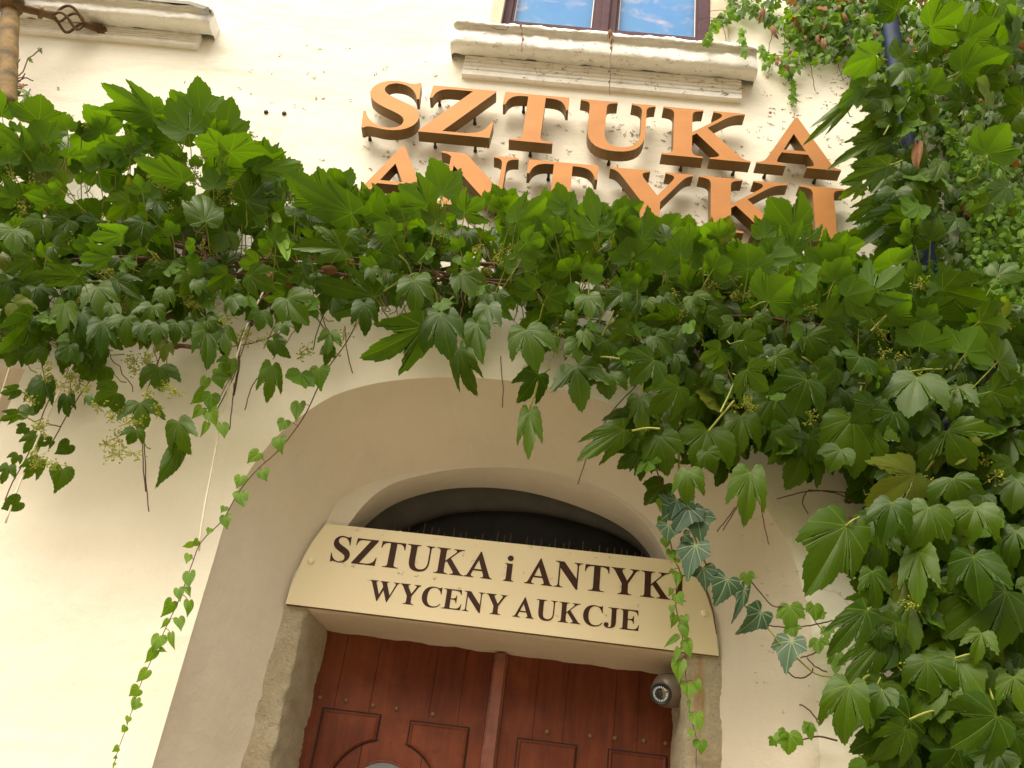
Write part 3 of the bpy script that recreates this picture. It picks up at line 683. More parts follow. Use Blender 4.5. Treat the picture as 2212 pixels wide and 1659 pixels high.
# ------------------------------------------------------------------ lower sign board
YB = D1-.022
def bp_(x, y): p = at(x, y, -YB); return (p[0], p[2])
bot_l, bot_r = bp_(617, 1304), bp_(1553, 1417)
lft = [bp_(617,1304), bp_(626,1272), bp_(640,1238), bp_(656,1203), bp_(676,1168), bp_(704,1131)]
rgt = [bp_(1480,1213), bp_(1503,1240), bp_(1522,1275), bp_(1537,1320), bp_(1547,1370), bp_(1553,1417)]
board = empty('shop_sign_board', ((bot_l[0]+bot_r[0])/2, YB, bot_l[1]), 'cream board with curved ends and brown lettering over the door, reading SZTUKA i ANTYKI', 'sign')
bd = [(a-.0, b) for a, b in lft+rgt]
me = letter_solid([bd], YB, D1-.002, [M_BOARD, M_EDGE]); me.name = 'board_panel'; link('board_panel', me, None, board)
def text_line(txt, x0, x1, zb_, capz, gap, y, name):
    adv = []; x = 0
    for ch in txt:
        if ch == ' ': x += gap; continue
        adv.append((ch, x)); x += G[ch][0]
    a = adv[0][1]+ink(adv[0][0])[0]; b = adv[-1][1]+ink(adv[-1][0])[1]; s = (x1-x0)/(b-a)
    V_, F_ = [], []
    for ch, ax in adv:
        lps = glyph_pts(ch)
        grp = [[l] for l in lps] if ch == 'i' else [lps]
        for g in grp:
            ls = [[Vector(((px+ax-a)*s+x0, pz*capz/676+zb_, 0)) for px, pz in l] for l in g]
            base = len(V_); F_ += [tuple(base+i for i in t) for t in tessellate_polygon(ls)]; V_ += [(p.x, y, p.y) for l in ls for p in l]
    me = bpy.data.meshes.new(name); me.from_pydata(V_, [], F_); me.update(); return link(name, me, M_INK, board)
YT = YB-.0012
def wt(x, y): return at(x, y, -YT)
zl1 = np.mean([wt(756,1216.5)[2], wt(1481,1299)[2], wt(lc(330,583)[0], lc(330,583)[1])[2]]); cp1 = wt(*lc(343,427))[2]-wt(*lc(330,585))[2]
zl2 = np.mean([wt(868.6,1302.6)[2], wt(1340.8,1360)[2]]); cp2 = wt(*lc(1822,845))[2]-wt(*lc(1798,968))[2]
text_line('SZTUKA i ANTYKI', wt(710.5,1213)[0], wt(1481.7,1299)[0], zl1, cp1, 250, YT, 'lettering')
text_line('WYCENY AUKCJE', wt(799.5,1255)[0], wt(1380,1362)[0], zl2, cp2, 200, YT, 'lettering')
for q in ((672, 1212), (1521, 1325)):
    m = MB(); p = at(*q, -YB); m.lathe((p[0], YB, p[2]), (0, -1, 0), [(0, .0150), (.004, .0145), (.008, .011), (.010, .005)], 16); m.build('screw_cap', M_SCREW, board, True)
# dab of filler on top of the board
m = MB(); p = at(864, 1151, -.32); m.lathe((p[0], p[1], p[2]-.02), (0, .1, 1), [(0, .012), (.02, .010), (.03, .004)], 8)
tag(m.build('plaster_lump', M_SCREW, smooth=True), 'small pale lump of filler on the sign board top edge', 'filler')

# ------------------------------------------------------------------ security camera
pc = at(1417, 1496, -.42); pm = at(1452, 1492, -.42)
sc_ = empty('security_camera', tuple(pm), 'taupe turret security camera under the lintel at the right door jamb', 'camera')
ax = np.array([-.93, -.30, -.18]); ax /= np.linalg.norm(ax)
m = MB(); o_ = np.array([JR-.008, pm[1], pm[2]+.004])
m.lathe(o_, ax, [(0, .068), (.012, .071), (.055, .071), (.078, .064), (.094, .050), (.102, .032)], 32); m.build('housing', M_CAMB, sc_, True)
c0 = o_+ax*.070+np.array([0, -.012, -.012])
lk = np.array([-.38, -.80, -.46]); lk /= np.linalg.norm(lk)
m = MB(); pr = [(.054*math.sin(R(a))*1.0, .054*math.cos(R(a))) for a in np.linspace(-80, 38, 12)]; m.lathe(c0, lk, pr, 32); m.build('eyeball', M_CAMB, sc_, True)
fc = c0+lk*(.054*math.sin(R(38)))
m = MB(); m.lathe(fc, lk, [(-.002, .0470), (.0035, .0465), (.004, .041), (.0015, .040)], 32); m.build('lens_ring', M_LENS, sc_, True)
m = MB(); m.lathe(fc, lk, [(0, .0125), (.004, .012), (.0055, .007)], 24); m.build('lens', M_LENS, sc_, True)
A_ = np.cross(lk, [0, 0, 1.]); A_ /= np.linalg.norm(A_); B_ = np.cross(lk, A_)
m = MB()
for k in range(24):
    a = 2*math.pi*k/24
    if k in (13,): continue
    d_ = A_*math.cos(a)+B_*math.sin(a); m.tube([fc+d_*.0240+lk*.0040, fc+d_*.0320+lk*.0040], .0019, 5)
m.build('light_beads', M_LED, sc_)
dn = np.array([.0, -1., -.15]); lb = o_+ax*.022+np.array([0, -.069, -.004])
m = MB(); m.add([lb+np.array([-.010, 0, .018]), lb+np.array([.008, .001, .018]), lb+np.array([.008, .001, -.016]), lb+np.array([-.010, 0, -.016]), lb+np.array([-.010, .008, .018]), lb+np.array([.008, .008, .018]), lb+np.array([.008, .008, -.016]), lb+np.array([-.010, .008, -.016])], [(0,1,2,3),(0,4,5,1),(1,5,6,2),(2,6,7,3),(3,7,4,0)])
m.translate = None; m.build('label', M_LABEL, sc_)
m = MB()
for k in range(4): m.box(tuple(lb+np.array([-.008, -.0008, -.014+k*.004])), tuple(lb+np.array([.005, -.0002, -.0125+k*.004])))
m.build('label_print', M_MARK, sc_)

# ------------------------------------------------------------------ iron bracket top left
bh = .42
unit_ = lambda v: v/np.linalg.norm(v)
br = empty('iron_bracket', tuple(at(24, 200, bh)), 'rusty iron post with a scrolled basket arm beside the upper left sill', 'bracket')
tp, ft = at(27, -90, .16), at(13, 236, .42)
rp = .5*35/FOC*np.linalg.norm(at(22, 110, .42)-EYE); xc, yc = at(25, 20, .3)[0], -.3
m = MB(); m.tube([tp+(ft-tp)*t for t in np.linspace(0, 1, 26)], [rp*(1+.03*math.sin(t*40)) for t in np.linspace(0, 1, 26)], 18); m.build('post', M_IRON, br, True)
pd = unit_(ft-tp); cc = at(25, 8, .29); za = cc[2]
m = MB(); m.lathe(cc-pd*.05, pd, [(0, rp*1.02), (.01, rp*1.3), (.05, rp*1.45), (.085, rp*1.3), (.10, rp*1.02)], 20); m.build('collar', M_BAR, br, True)
s0, s1, s2, s3 = at(58, 19, .26), at(118, 34, .19), at(180, 50, .10), at(217, 61, .045)
m = MB(); m.tube([s0-(s1-s0)*.9, s0, (s0+s1)/2, s1], [.026, .024, .022, .026], 10); m.tube([s2, s3, s3+(s3-s2)*.05], [.022, .028, .030], 10)
md_ = at(88, 27, .225); dd = (s1-s0)/np.linalg.norm(s1-s0); m.lathe(md_-dd*.012, dd, [(0, .03), (.006, .036), (.018, .036), (.024, .03)], 10)
m.build('arm', M_BAR, br, True)
e1 = np.cross(dd, [0, 1., 0]); e1 /= np.linalg.norm(e1); e2 = np.cross(dd, e1)
for k in range(4):
    m = MB(); P = []
    for t in np.linspace(0, 1, 18):
        a = k*math.pi/2+t*math.pi*.75; r_ = .012+.062*math.sin(math.pi*t)**.8; P.append(s1+(s2-s1)*t+(e1*math.cos(a)+e2*math.sin(a))*r_)
    m.tube(P, .0085, 7); m.build('basket_wire', M_BAR, br, True)
m = MB(); m.tube([s3, np.array([s3[0]+.012, 0, s3[2]-.012])], [.028, .04], 9); m.build('wall_anchor', M_BAR, br, True)
m = MB(); m.tube([cc+pd*.02, cc+pd*.05+np.array([-.3, .05, -.02])], .022, 8); m.build('side_arm', M_BAR, br, True)

# two bolts in the wall, cords, pipe
for q, lb_ in (((575, 243), 'left'), ((614, 246), 'right')):
    m = MB(); p = at(*q, 0); m.lathe((p[0], 0, p[2]), (0, -1, 0), [(0, .013), (.008, .013), (.012, .008)], 8)
    tag(m.build('wall_bolt', M_PEG, smooth=True), 'small dark bolt head in bare render, the %s one of a pair' % lb_, 'bolt', 'bolts in the wall')
pA, pB = at(1905, 0, .14), at(1925, 0, .14)
px = (pA[0]+pB[0])/2; rp2 = .048
dp = empty('drainpipe', (px, -.14, 3.0), 'slate blue drainpipe running down behind the creeper by the window', 'drainpipe')
m = MB(); m.tube([(px, -.14, z) for z in np.linspace(0, 11.5, 24)], rp2, 18); m.build('pipe', M_PIPE, dp, True)
for z in (at(1935, 150, .14)[2], 8.2, 4.2):
    m = MB(); m.lathe((px, -.14, z), (0, 0, 1), [(0, rp2+.002), (.004, rp2+.012), (.075, rp2+.012), (.08, rp2+.002)], 18); m.build('collar', M_PIPE, dp, True)

def cord(pts, label):
    P = spline([at(*p) for p in pts], 24); m = MB(); m.tube(P, .0042, 6)
    tag(m.build('cord', M_CORD, smooth=True), label, 'cord', 'white cords hanging from the creeper')
cord([(60, 640, .28), (32, 757, .26), (0, 862, .24), (-30, 960, .24)], 'white cord at the far left crossing the dark side opening')
cord([(200, 700, .30), (140, 824, .28), (85, 940, .27), (31, 1074, .26), (12, 1130, .26)], 'white cord through the left hanging shoots of creeper')
cord([(585, 600, .28), (535, 700, .26), (499, 817, .24), (470, 950, .22), (438, 1119, .2), (430, 1190, .19)], 'white cord running down plain wall left of the arch')
cord([(118, 527, .34), (180, 528, .34), (262, 530, .34)], 'short pale wire level inside the creeper at upper left')
#VEG
# ------------------------------------------------------------------ creeper
def half_outline(kind):
    if kind == 'three':   h = [(.13,-.14),(.32,-.17),(.48,-.06),(.57,.12),(.62,.32),(.64,.53),(.64,.75),(.50,.63),(.38,.55),(.26,.50),(.30,.64),(.25,.80),(.12,.95)]
    elif kind == 'deep':  h = [(.12,-.10),(.30,-.16),(.46,-.05),(.55,.12),(.64,.34),(.74,.64),(.52,.53),(.34,.45),(.20,.40),(.27,.58),(.25,.76),(.12,.95)]
    elif kind == 'broad': h = [(.14,-.15),(.33,-.18),(.52,-.06),(.60,.10),(.63,.30),(.66,.56),(.52,.54),(.42,.56),(.33,.60),(.33,.72),(.25,.84),(.12,.96)]
    elif kind == 'heart': h = [(.13,-.14),(.30,-.17),(.45,-.08),(.52,.08),(.52,.24),(.47,.40),(.38,.54),(.27,.68),(.17,.80),(.08,.92)]
    elif kind == 'ivy':   h = [(.10,-.14),(.28,-.22),(.44,-.17),(.50,-.03),(.53,.10),(.60,.25),(.49,.34),(.37,.42),(.30,.56),(.20,.74),(.09,.92)]
    return h
TOPV = 1.08
def template(kind, teeth=True, rings=3):
    h = half_outline(kind)+[(0, TOPV)]
    R_ = []
    for i in range(len(h)):
        R_.append(h[i])
        if teeth and i < len(h)-1:
            a, b = np.array(h[i]), np.array(h[i+1]); d = b-a; nrm = np.array([d[1], -d[0]])
            R_.append(tuple(a+d*.52+nrm*.15)); R_.append(tuple(a+d*.60-nrm*.02))
    L_ = [(-x, y) for x, y in R_[:-1]][::-1]
    B = np.array(R_+L_); n = len(B)
    sc = np.linspace(0, 1, rings+1)[1:]
    V = np.vstack([[0, 0]]+[B*q for q in sc]); F = []
    for i in range(n-1): F.append((0, 1+i, 1+i+1))
    for r_ in range(rings-1):
        a, b = 1+r_*n, 1+(r_+1)*n
        for i in range(n-1): F += [(a+i, b+i+1, a+i+1), (a+i, b+i, b+i+1)]
    return V, np.array(F)
TPL = {(k, f): template(k, f, 3 if f else 2) for k in ('three', 'deep', 'broad', 'heart', 'ivy') for f in (True, False)}
class Leaves:
    def __init__(s): s.items = []
    def add(s, B, T, N, wid, kind='three', fine=True, bend=.6, curl=.5, fold=.15, wave=.03):
        """B petiole joint, T vector joint to tip, N upper side of the blade, wid full width in metres"""
        s.items.append((np.array(B, float), np.array(T, float), np.array(N, float), wid, kind, fine, bend, curl, fold, wave, rng.random(), rng.uniform(0, 6.28)))
    def build(s, name, mat, parent):
        PV, PF, UV, RN = [], [], [], []; base = 0
        for B, T, N, wid, kind, fine, bend, curl, fold, wave, rnd, ph in s.items:
            V, F = TPL[(kind, fine)]; L = np.linalg.norm(T); t = T/L; n = N-t*(N@t); n /= np.linalg.norm(n)+1e-9; l = np.cross(t, n)
            u, v = V[:, 0].copy(), V[:, 1].copy(); r = np.hypot(u, v); th = np.arctan2(u, v)
            asym = 1+.10*math.sin(ph*3)*np.sign(u); u = u*asym
            z = fold*np.abs(u)*(1-.3*r) + wave*r*r*np.sin(5*th+ph) + .018*np.abs(np.sin(th*180/35))*r
            k = max(bend, .02); v2 = np.where(v > 0, np.sin(k*v)/k, v); z = z-np.where(v > 0, (1-np.cos(k*v))/k, 0)
            k2 = max(curl, .02); u2 = np.sin(k2*u)/k2; z = z-(1-np.cos(k2*u))/k2
            tw = .25*math.sin(ph*5)*v; u3 = u2*np.cos(tw)-z*np.sin(tw); z3_ = u2*np.sin(tw)+z*np.cos(tw)
            sv = L/TOPV; su = wid/1.32
            P = B+np.outer(u3*su, l)+np.outer(v2*sv, t)+np.outer(z3_*(su+sv)/2, n)
            PV.append(P); PF.append(F+base); UV.append(V); RN.append(np.full(len(V), rnd)); base += len(V)
        if not PV: return None
        PV, PF, UV, RN = np.vstack(PV), np.vstack(PF), np.vstack(UV), np.concatenate(RN)
        me = bpy.data.meshes.new(name); me.vertices.add(len(PV)); me.vertices.foreach_set('co', PV.ravel())
        me.loops.add(PF.size); me.loops.foreach_set('vertex_index', PF.ravel().astype(np.int32))
        me.polygons.add(len(PF)); me.polygons.foreach_set('loop_start', np.arange(0, PF.size, 3, dtype=np.int32)); me.polygons.foreach_set('loop_total', np.full(len(PF), 3, dtype=np.int32))
        me.update(calc_edges=True)
        uvl = me.uv_layers.new(name='leaf'); uvl.data.foreach_set('uv', UV[PF.ravel()].ravel())
        at_ = me.attributes.new('rnd', 'FLOAT', 'POINT'); at_.data.foreach_set('value', RN)
        me.polygons.foreach_set('use_smooth', np.ones(len(PF), bool)); me.validate()
        return link(name, me, mat, parent)
def unit(v): return v/(np.linalg.norm(v)+1e-9)
def leaf_px(LV, b, t, h, w_px, side, dh=None, roll=0, st=None, **k):
    """leaf placed where the photo shows it: joint b, tip t (photo positions), joint h metres off the wall;
    side 'u' shows its underside (blade above the eye, roughly level), 't' its upper side (blade hanging)"""
    B = at(*b, h); d0 = np.linalg.norm(B-EYE); Lp = math.hypot(t[0]-b[0], t[1]-b[1])*d0/FOC
    if dh is None: dh = (.36 if side == 'u' else .18)*max(Lp, w_px*d0/FOC*.6)*random.uniform(.6, 1.3)
    T = at(*t, h+dh)-B
    view = unit(B-EYE); lat = unit(np.cross(T, view)); N = np.cross(lat, unit(T))
    if N @ view > 0: N = -N
    if side == 'u': N = -N
    a = R(roll+random.uniform(-22, 22)); tt = unit(T); N = N*math.cos(a)+np.cross(tt, N)*math.sin(a)
    wid = w_px*d0/FOC
    kw = dict(kind=random.choice(['broad', 'broad', 'broad', 'three', 'deep'] if side == 'u' else ['three', 'three', 'three', 'deep', 'broad']), bend=random.uniform(.3, 1.0), curl=random.uniform(.25, .85), fold=random.uniform(.08, .30), wave=random.uniform(.02, .07)); kw.update(k)
    LV.add(B, T, N, wid, **kw)
    if st is not None:
        # leaf stalk leaving the joint and curving back to the stem
        L = st if st > 1 else random.uniform(.08, .16)
        back = -unit(T)*random.uniform(.3, .9)+np.array([random.uniform(-.3, .3), .8, random.uniform(-.6, .1)])
        ST.append((B, back*L))
    return B
ST = []
def stalks(mb, r=.0028):
    for B, v in ST:
        c = np.array([random.uniform(-.02, .02), 0, -.02]); P = [B, B+v*.35+c*.3, B+v*.7+c, B+v]
        P[-1][1] = min(P[-1][1], -.01); P[-2][1] = min(P[-2][1], -.012)
        mb.tube(P, [r*.8, r, r, r*1.1], 4, False)
    ST.clear()
c2 = lambda x, y: (.5*x, 155.5+.5*y)
c3 = lambda x, y: (1106+.5*x, 345.6+.5*y)
z9 = lambda x, y: (1434.4+.3516*x, 1075.8+.3516*y)
z3p = lambda x, y: (1434.4+.3516*x, .3516*y)
q4 = lambda x, y: (.1875*x, 743.1+.1875*y)
r4 = lambda x, y: (.3516*x, 535.7+.3516*y)
r5 = lambda x, y: (1296.2+.25*x, 1209.7+.25*y)
# leaves the photo shows one by one: joint x y, tip x y, width, side
H2 = """170 212 178 106 205 u;10 190 -14 78 135 u;440 262 405 150 205 u;715 215 420 128 150 u;660 180 450 62 150 u;868 192 850 42 185 u;815 262 735 138 200 u;962 285 1000 125 185 u;
995 350 1245 320 165 u;940 320 830 285 120 u;190 305 150 222 215 u;570 335 385 355 130 u;790 470 560 360 120 u;885 645 880 462 170 t;1065 560 1210 405 190 t;1520 612 1260 470 170 u;
1690 645 1650 535 215 u;1905 532 1893 392 240 u;1850 575 1715 500 190 u;2010 605 2090 548 170 u;1480 505 1420 436 185 u;2190 605 2220 530 170 u;1090 425 1320 392 120 u;1400 560 1240 450 200 u;
100 340 15 252 150 u;290 372 410 345 90 u;60 545 -50 500 120 u;230 565 110 520 110 u;530 705 360 715 100 u;480 800 318 812 110 u;140 810 10 850 100 t;620 745 500 725 100 t;
340 880 100 875 95 t;975 690 930 775 140 t;1110 830 1030 840 130 t;1480 765 1255 742 165 t;1615 970 1350 905 210 t;1240 980 1320 1085 180 t;1790 900 1800 1030 165 t;1830 1100 1570 1265 230 t;
1900 1042 1950 1225 215 t;1575 1000 1590 1125 120 t;1985 1195 2030 1392 135 t;1990 870 2050 965 150 t;2110 1010 2090 1140 140 t;420 930 430 1045 150 t;140 1060 30 1230 150 t;230 1060 190 1160 120 t;
440 1080 450 1215 120 t;545 1060 560 1160 150 t;765 1085 745 1165 110 t;890 1110 905 1275 150 t;720 1175 705 1245 80 t;690 1275 690 1365 170 t;965 1110 985 1215 110 t;1175 1270 1165 1415 110 t;
1300 1300 1280 1400 130 u;1425 1125 1415 1215 95 t;605 1430 612 1545 175 t;770 1510 800 1640 140 t;585 1545 555 1600 100 t;455 1270 340 1320 150 t;505 1385 405 1435 140 t;190 1330 150 1460 110 t;
290 1400 280 1485 75 t;385 1400 385 1440 45 t;75 1370 -5 1400 60 t;75 1480 -5 1510 60 t;300 640 180 700 120 t;420 640 370 700 130 t;620 650 530 720 130 t;680 560 690 620 90 t;
560 560 480 640 130 t;1170 620 1290 640 150 t;1320 600 1400 640 120 t;1500 700 1540 760 130 t;1660 740 1760 710 110 u;1700 800 1640 830 120 t;60 680 70 780 160 t;180 640 130 730 110 t;
230 750 300 770 120 t;740 850 640 880 110 t;860 830 790 880 110 u;980 870 900 930 120 t;1080 880 1180 940 150 t;900 980 850 1010 100 u;40 900 20 990 120 t;160 930 200 1010 140 t;
330 920 300 990 100 t;500 900 600 960 110 t;60 1000 130 1080 120 t;280 1000 260 1120 100 t;350 1040 370 1180 120 t;660 1010 620 1100 130 t;1130 1040 1120 1110 110 t;930 620 1010 600 90 t;
1220 1090 1240 1130 90 t;1180 1160 1240 1230 90 t;990 1240 970 1290 90 t;80 1200 30 1260 110 t;160 1190 110 1260 110 t;420 1180 300 1260 150 t;1420 1190 1410 1260 70 t;2060 1090 2080 1260 120 t"""
H3 = """20 268 155 163 165 u;372 305 330 138 200 u;560 345 478 200 195 u;650 335 712 240 180 u;822 402 795 300 270 u;1212 305 1120 168 250 u;520 432 505 340 215 u;1022 472 1020 368 240 u;
940 330 880 290 110 u;662 482 672 378 150 u;1350 432 1362 348 155 u;1392 522 1425 420 180 u;1110 612 1190 512 250 u;1622 672 1695 580 230 u;1560 565 1690 485 240 u;1350 685 1510 640 180 t;
1762 802 1790 700 240 u;1960 832 2025 738 230 u;1640 455 1610 385 230 u;150 592 260 560 150 t;1270 765 1340 852 210 t;1505 850 1475 905 170 t;1015 905 1095 1000 200 t;855 960 880 1095 195 t;
1275 950 1240 1085 240 t;615 865 520 945 210 t;60 735 105 895 220 t;275 895 300 1065 230 t;115 925 35 1045 150 t;420 925 400 1005 200 t;720 980 600 1090 180 t;75 1090 70 1285 115 t;
485 1165 275 1290 150 t;555 1030 560 1180 150 t;845 1168 800 1325 260 t;640 1195 660 1345 190 t;990 1108 975 1270 185 t;1125 1030 1150 1195 190 t;1165 1165 1200 1250 120 t;1262 1228 1235 1410 240 t;
1472 1118 1505 1355 260 t;1750 940 1705 1095 270 t;1930 980 1880 1090 170 t;1880 1170 1990 1325 300 t;1785 1095 1775 1190 130 t;760 1345 740 1472 150 t;1030 1350 1010 1572 165 t;1742 1358 1560 1485 260 t;
1905 1375 1945 1475 220 t;2100 870 2200 790 220 t;2070 1000 2212 1040 200 t;2020 700 2180 720 190 t;1860 560 2080 620 190 t;2100 500 2180 420 150 t;1760 680 1990 700 180 t;1440 590 1560 560 180 u;
1250 500 1330 560 160 u;870 470 950 440 160 u;330 470 420 430 150 t;250 480 210 420 140 u;60 360 150 330 150 u;100 560 -10 520 130 t;330 590 340 680 130 t;480 570 400 630 120 t;
560 590 500 670 130 t;700 570 640 640 120 t;780 590 830 650 130 t;880 620 800 700 150 t;960 700 900 760 130 t;1040 690 1080 760 120 t;700 690 560 700 150 t;500 720 430 780 120 t;
400 780 380 870 140 t;620 760 700 840 130 t;760 900 680 960 140 t;900 820 830 870 140 t;1000 780 1080 840 140 t;1140 850 1200 920 140 t;1400 900 1330 960 150 t;1600 900 1560 980 170 t;
1560 1060 1480 1130 160 t;1650 1090 1620 1190 170 t;1560 1190 1600 1290 170 t;1420 1250 1370 1330 150 t;1340 1160 1300 1240 140 t;1640 1480 1600 1640 180 t;1800 1500 1730 1660 220 t;2000 1500 1950 1640 220 t;
2150 1180 2110 1330 200 t;2180 1380 2150 1500 180 t;1560 1540 1500 1640 160 t;40 430 110 380 150 u;200 330 120 300 160 u;760 350 700 300 150 u;450 300 560 250 180 u;1080 420 1240 430 170 u"""
H9 = """1120 170 890 590 380 t;1320 110 1300 460 290 t;1600 150 1740 400 330 t;1560 330 1540 655 230 t;1900 360 1950 655 330 t;1520 620 1480 975 340 t;2100 572 1760 835 430 t;1245 690 1010 960 210 t;
1335 890 1085 1155 210 t;1795 982 1490 1340 420 t;1140 1150 1075 1510 280 t;1512 1362 1160 1560 350 t;1480 1420 1330 1620 220 t;2045 1340 1810 1535 350 t;2025 1060 1990 1255 190 t;1900 560 1700 760 300 t;
1800 1540 1720 1700 330 t;2050 1560 1960 1720 280 t;2150 1100 2240 1340 260 t;1620 1000 1620 1250 300 t;2160 200 2080 420 260 t;1280 450 1330 700 200 t;1420 760 1330 900 200 t;1700 1180 1700 1380 240 t;
1340 1180 1280 1330 200 t;1250 1260 1160 1420 170 t;2150 1450 2200 1620 220 t;1500 1560 1420 1700 240 t;1950 830 1900 1000 180 t"""
HZ = """1300 345 1000 415 215 u;1640 165 1850 20 290 u;1830 445 2120 300 270 u;1865 245 2030 125 230 u;1640 545 1700 415 220 u;1245 540 1000 700 140 u;1115 655 905 860 90 t;1350 835 1025 985 150 t;
1375 1020 1095 1115 150 t;1375 1065 1275 1175 130 t;1310 1235 1135 1355 120 t;1475 1285 1180 1520 190 t;1985 945 2050 775 300 u;1310 745 1440 680 130 t;1215 1130 1090 1215 110 t;2200 640 2080 560 230 t;
2000 560 1900 640 200 u;2060 30 2212 -30 260 u;1430 60 1300 0 200 t;1480 420 1400 500 170 t;1560 700 1480 640 130 t;1430 560 1350 620 150 t;2150 700 2212 800 220 t;2100 1150 2010 1230 160 t;1200 560 1110 640 120 t;
1390 700 1240 780 120 t;1700 1000 1660 1110 110 t;1520 1120 1560 1240 120 t;1800 1340 1740 1420 130 t;2000 1250 1900 1300 140 t;1950 480 2120 520 200 t;1620 260 1700 300 180 t"""
def rows_of(s): return [(float(a), float(b), float(c), float(d), float(e), f) for a, b, c, d, e, f in (q.split() for q in s.replace('\n', '').split(';') if q.strip())]

def inside(p, poly):
    x, y = p; c = False; n = len(poly)
    for i in range(n):
        x1, y1 = poly[i]; x2, y2 = poly[i-1]
        if (y1 > y) != (y2 > y) and x < (x2-x1)*(y-y1)/(y2-y1)+x1: c = not c
    return c
def sample(poly, n):
    xs = [p[0] for p in poly]; ys = [p[1] for p in poly]; o = []
    while len(o) < n:
        p = (random.uniform(min(xs), max(xs)), random.uniform(min(ys), max(ys)))
        if inside(p, poly): o.append(p)
    return o
def spine_y(x): return np.interp(x, [-200, 0, 500, 1000, 1500, 2212, 2500], [545, 550, 555, 575, 640, 770, 830])

ZA = [(-120,240),(40,265),(150,240),(330,230),(420,225),(500,260),(590,330),(660,385),(770,425),(880,430),(1000,440),(1160,445),(1300,455),(1420,480),(1500,520),(1640,500),(1760,555),(1900,565),(2060,620),(2300,690),(2300,820),(1900,720),(1500,650),(1000,590),(500,570),(-120,560)]
ZB = [(-120,540),(500,560),(1000,585),(1500,645),(1900,715),(2300,800),(2300,900),(1900,880),(1800,850),(1640,850),(1560,840),(1440,800),(1300,770),(1190,740),(1090,700),(1000,690),(860,650),(740,640),(650,690),(540,660),(470,700),(300,720),(200,770),(60,740),(-120,760)]
ZC = [(1880,830),(2300,860),(2300,1720),(1890,1720),(1860,1640),(1900,1560),(1870,1480),(1910,1420),(1880,1350),(1900,1260),(1870,1180),(1900,1090),(1870,980)]
ZC2 = [(1500,820),(1880,850),(1890,1000),(1800,980),(1720,950),(1640,930),(1560,930),(1480,880)]
ZD = [(1930,150),(2000,60),(2120,0),(2300,-40),(2300,760),(2150,700),(2040,640),(1960,575),(1905,520),(1900,420),(1920,330),(1900,250)]
ZE = [(1550,-20),(1560,30),(1545,70),(1600,40),(1640,45),(1690,60),(1700,110),(1650,120),(1690,160),(1720,150),(1760,140),(1800,130),(1830,150),(1870,170),(1920,180),(1950,-20)]
ZE2 = [(1700,-20),(1700,20),(1740,70),(1830,90),(1860,150),(1950,200),(2000,150),(2060,60),(2212,20),(2212,-20)]

creeper = empty('climbing_creeper', (0, -.05, 4.2), 'large leaved green creeper hanging thickly across the wall over the arched doorway', 'creeper')
LV = Leaves()
for rows, f, hh in ((rows_of(H2), c2, .5), (rows_of(H3), c3, .5)):
    for bx, by, tx, ty, w_, sd_ in rows:
        b, t = f(bx, by), f(tx, ty); up = spine_y(b[0])-b[1]
        h = random.uniform(.40, .54)-(.10 if up < -150 else 0)
        if sd_ == 'u': bx, by, tx, ty = bx, by, bx+(tx-bx)*1.08, by+(ty-by)*1.08; b, t = f(bx, by), f(tx, ty)
        if b[0] > 1850 and b[1] > 850: continue
        leaf_px(LV, b, t, h, w_*f(1, 0)[0]-w_*f(0, 0)[0] if False else w_*.5, sd_, st=.1)
leaf_px(LV, q4(720, 1440), q4(660, 1700), .22, 60, 't', kind='heart'); leaf_px(LV, q4(800, 1160), q4(640, 1290), .22, 42, 't', kind='heart')
leaf_px(LV, r4(1100, 1230), r4(960, 1470), .26, 56, 't', kind='heart', curl=1.3); leaf_px(LV, r4(120, 1560), r4(-10, 1620), .26, 45, 't', kind='heart')
leaf_px(LV, q4(330, 820), q4(230, 660), .26, 50, 't'); leaf_px(LV, q4(420, 1050), q4(270, 1250), .26, 40, 't')
leaf_px(LV, q4(440, 1340), q4(260, 1560), .26, 42, 't'); leaf_px(LV, q4(210, 1280), q4(140, 1380), .26, 28, 't'); leaf_px(LV, q4(100, 1400), q4(0, 1600), .26, 36, 't')
leaf_px(LV, q4(300, 960), q4(180, 1030), .26, 26, 't'); leaf_px(LV, q4(600, 1110), q4(470, 1180), .26, 24, 't')
def fill(poly, n, hr, lr, fn, wr=(1.0, 1.4), fine=True, lv=None, **k):
    for p in sample(poly, n):
        L = random.uniform(*lr); ang, sd_ = fn(p); ang += random.gauss(0, 24)
        t = (p[0]+L*math.cos(R(ang)), p[1]-L*math.sin(R(ang)))
        leaf_px(lv or LV, p, t, random.uniform(*hr), L*random.uniform(*wr), sd_, fine=fine, **k)
def dirA(p): # upper half: tips up and out
    return (random.choice([95, 120, 150, 60, 30, 175]), 'u' if random.random() < .75 else 't')
def dirB(p): return (random.choice([-90, -80, -100, -110, -125, -70, -60, 205]), 't' if random.random() < .85 else 'u')
fill(ZA, 230, (.08, .34), (34, 66), dirA, st=.1)
fill(ZB, 250, (.06, .36), (34, 62), dirB, st=.1)
fill([(-80,270),(150,255),(420,240),(560,330),(700,400),(900,450),(1000,500),(600,500),(-80,440)], 22, (.30, .40), (60, 90), lambda p: (random.choice([90, 110, 140, 60, 20]), 'u'), st=.1)
fill([(1050,440),(1500,520),(1900,575),(2300,700),(2300,860),(1900,840),(1500,790),(1150,700)], 190, (.05, .34), (38, 70), lambda p: dirA(p) if p[1] < spine_y(p[0]) else dirB(p), st=.1)
fill(ZC2, 60, (.08, .34), (45, 78), dirB, st=.1)
fill([(-60,430),(500,440),(900,470),(1100,520),(1100,660),(700,620),(500,590),(-60,600)], 200, (.05, .30), (32, 60), lambda p: (random.uniform(0, 360), random.choice('utt')), st=.1)
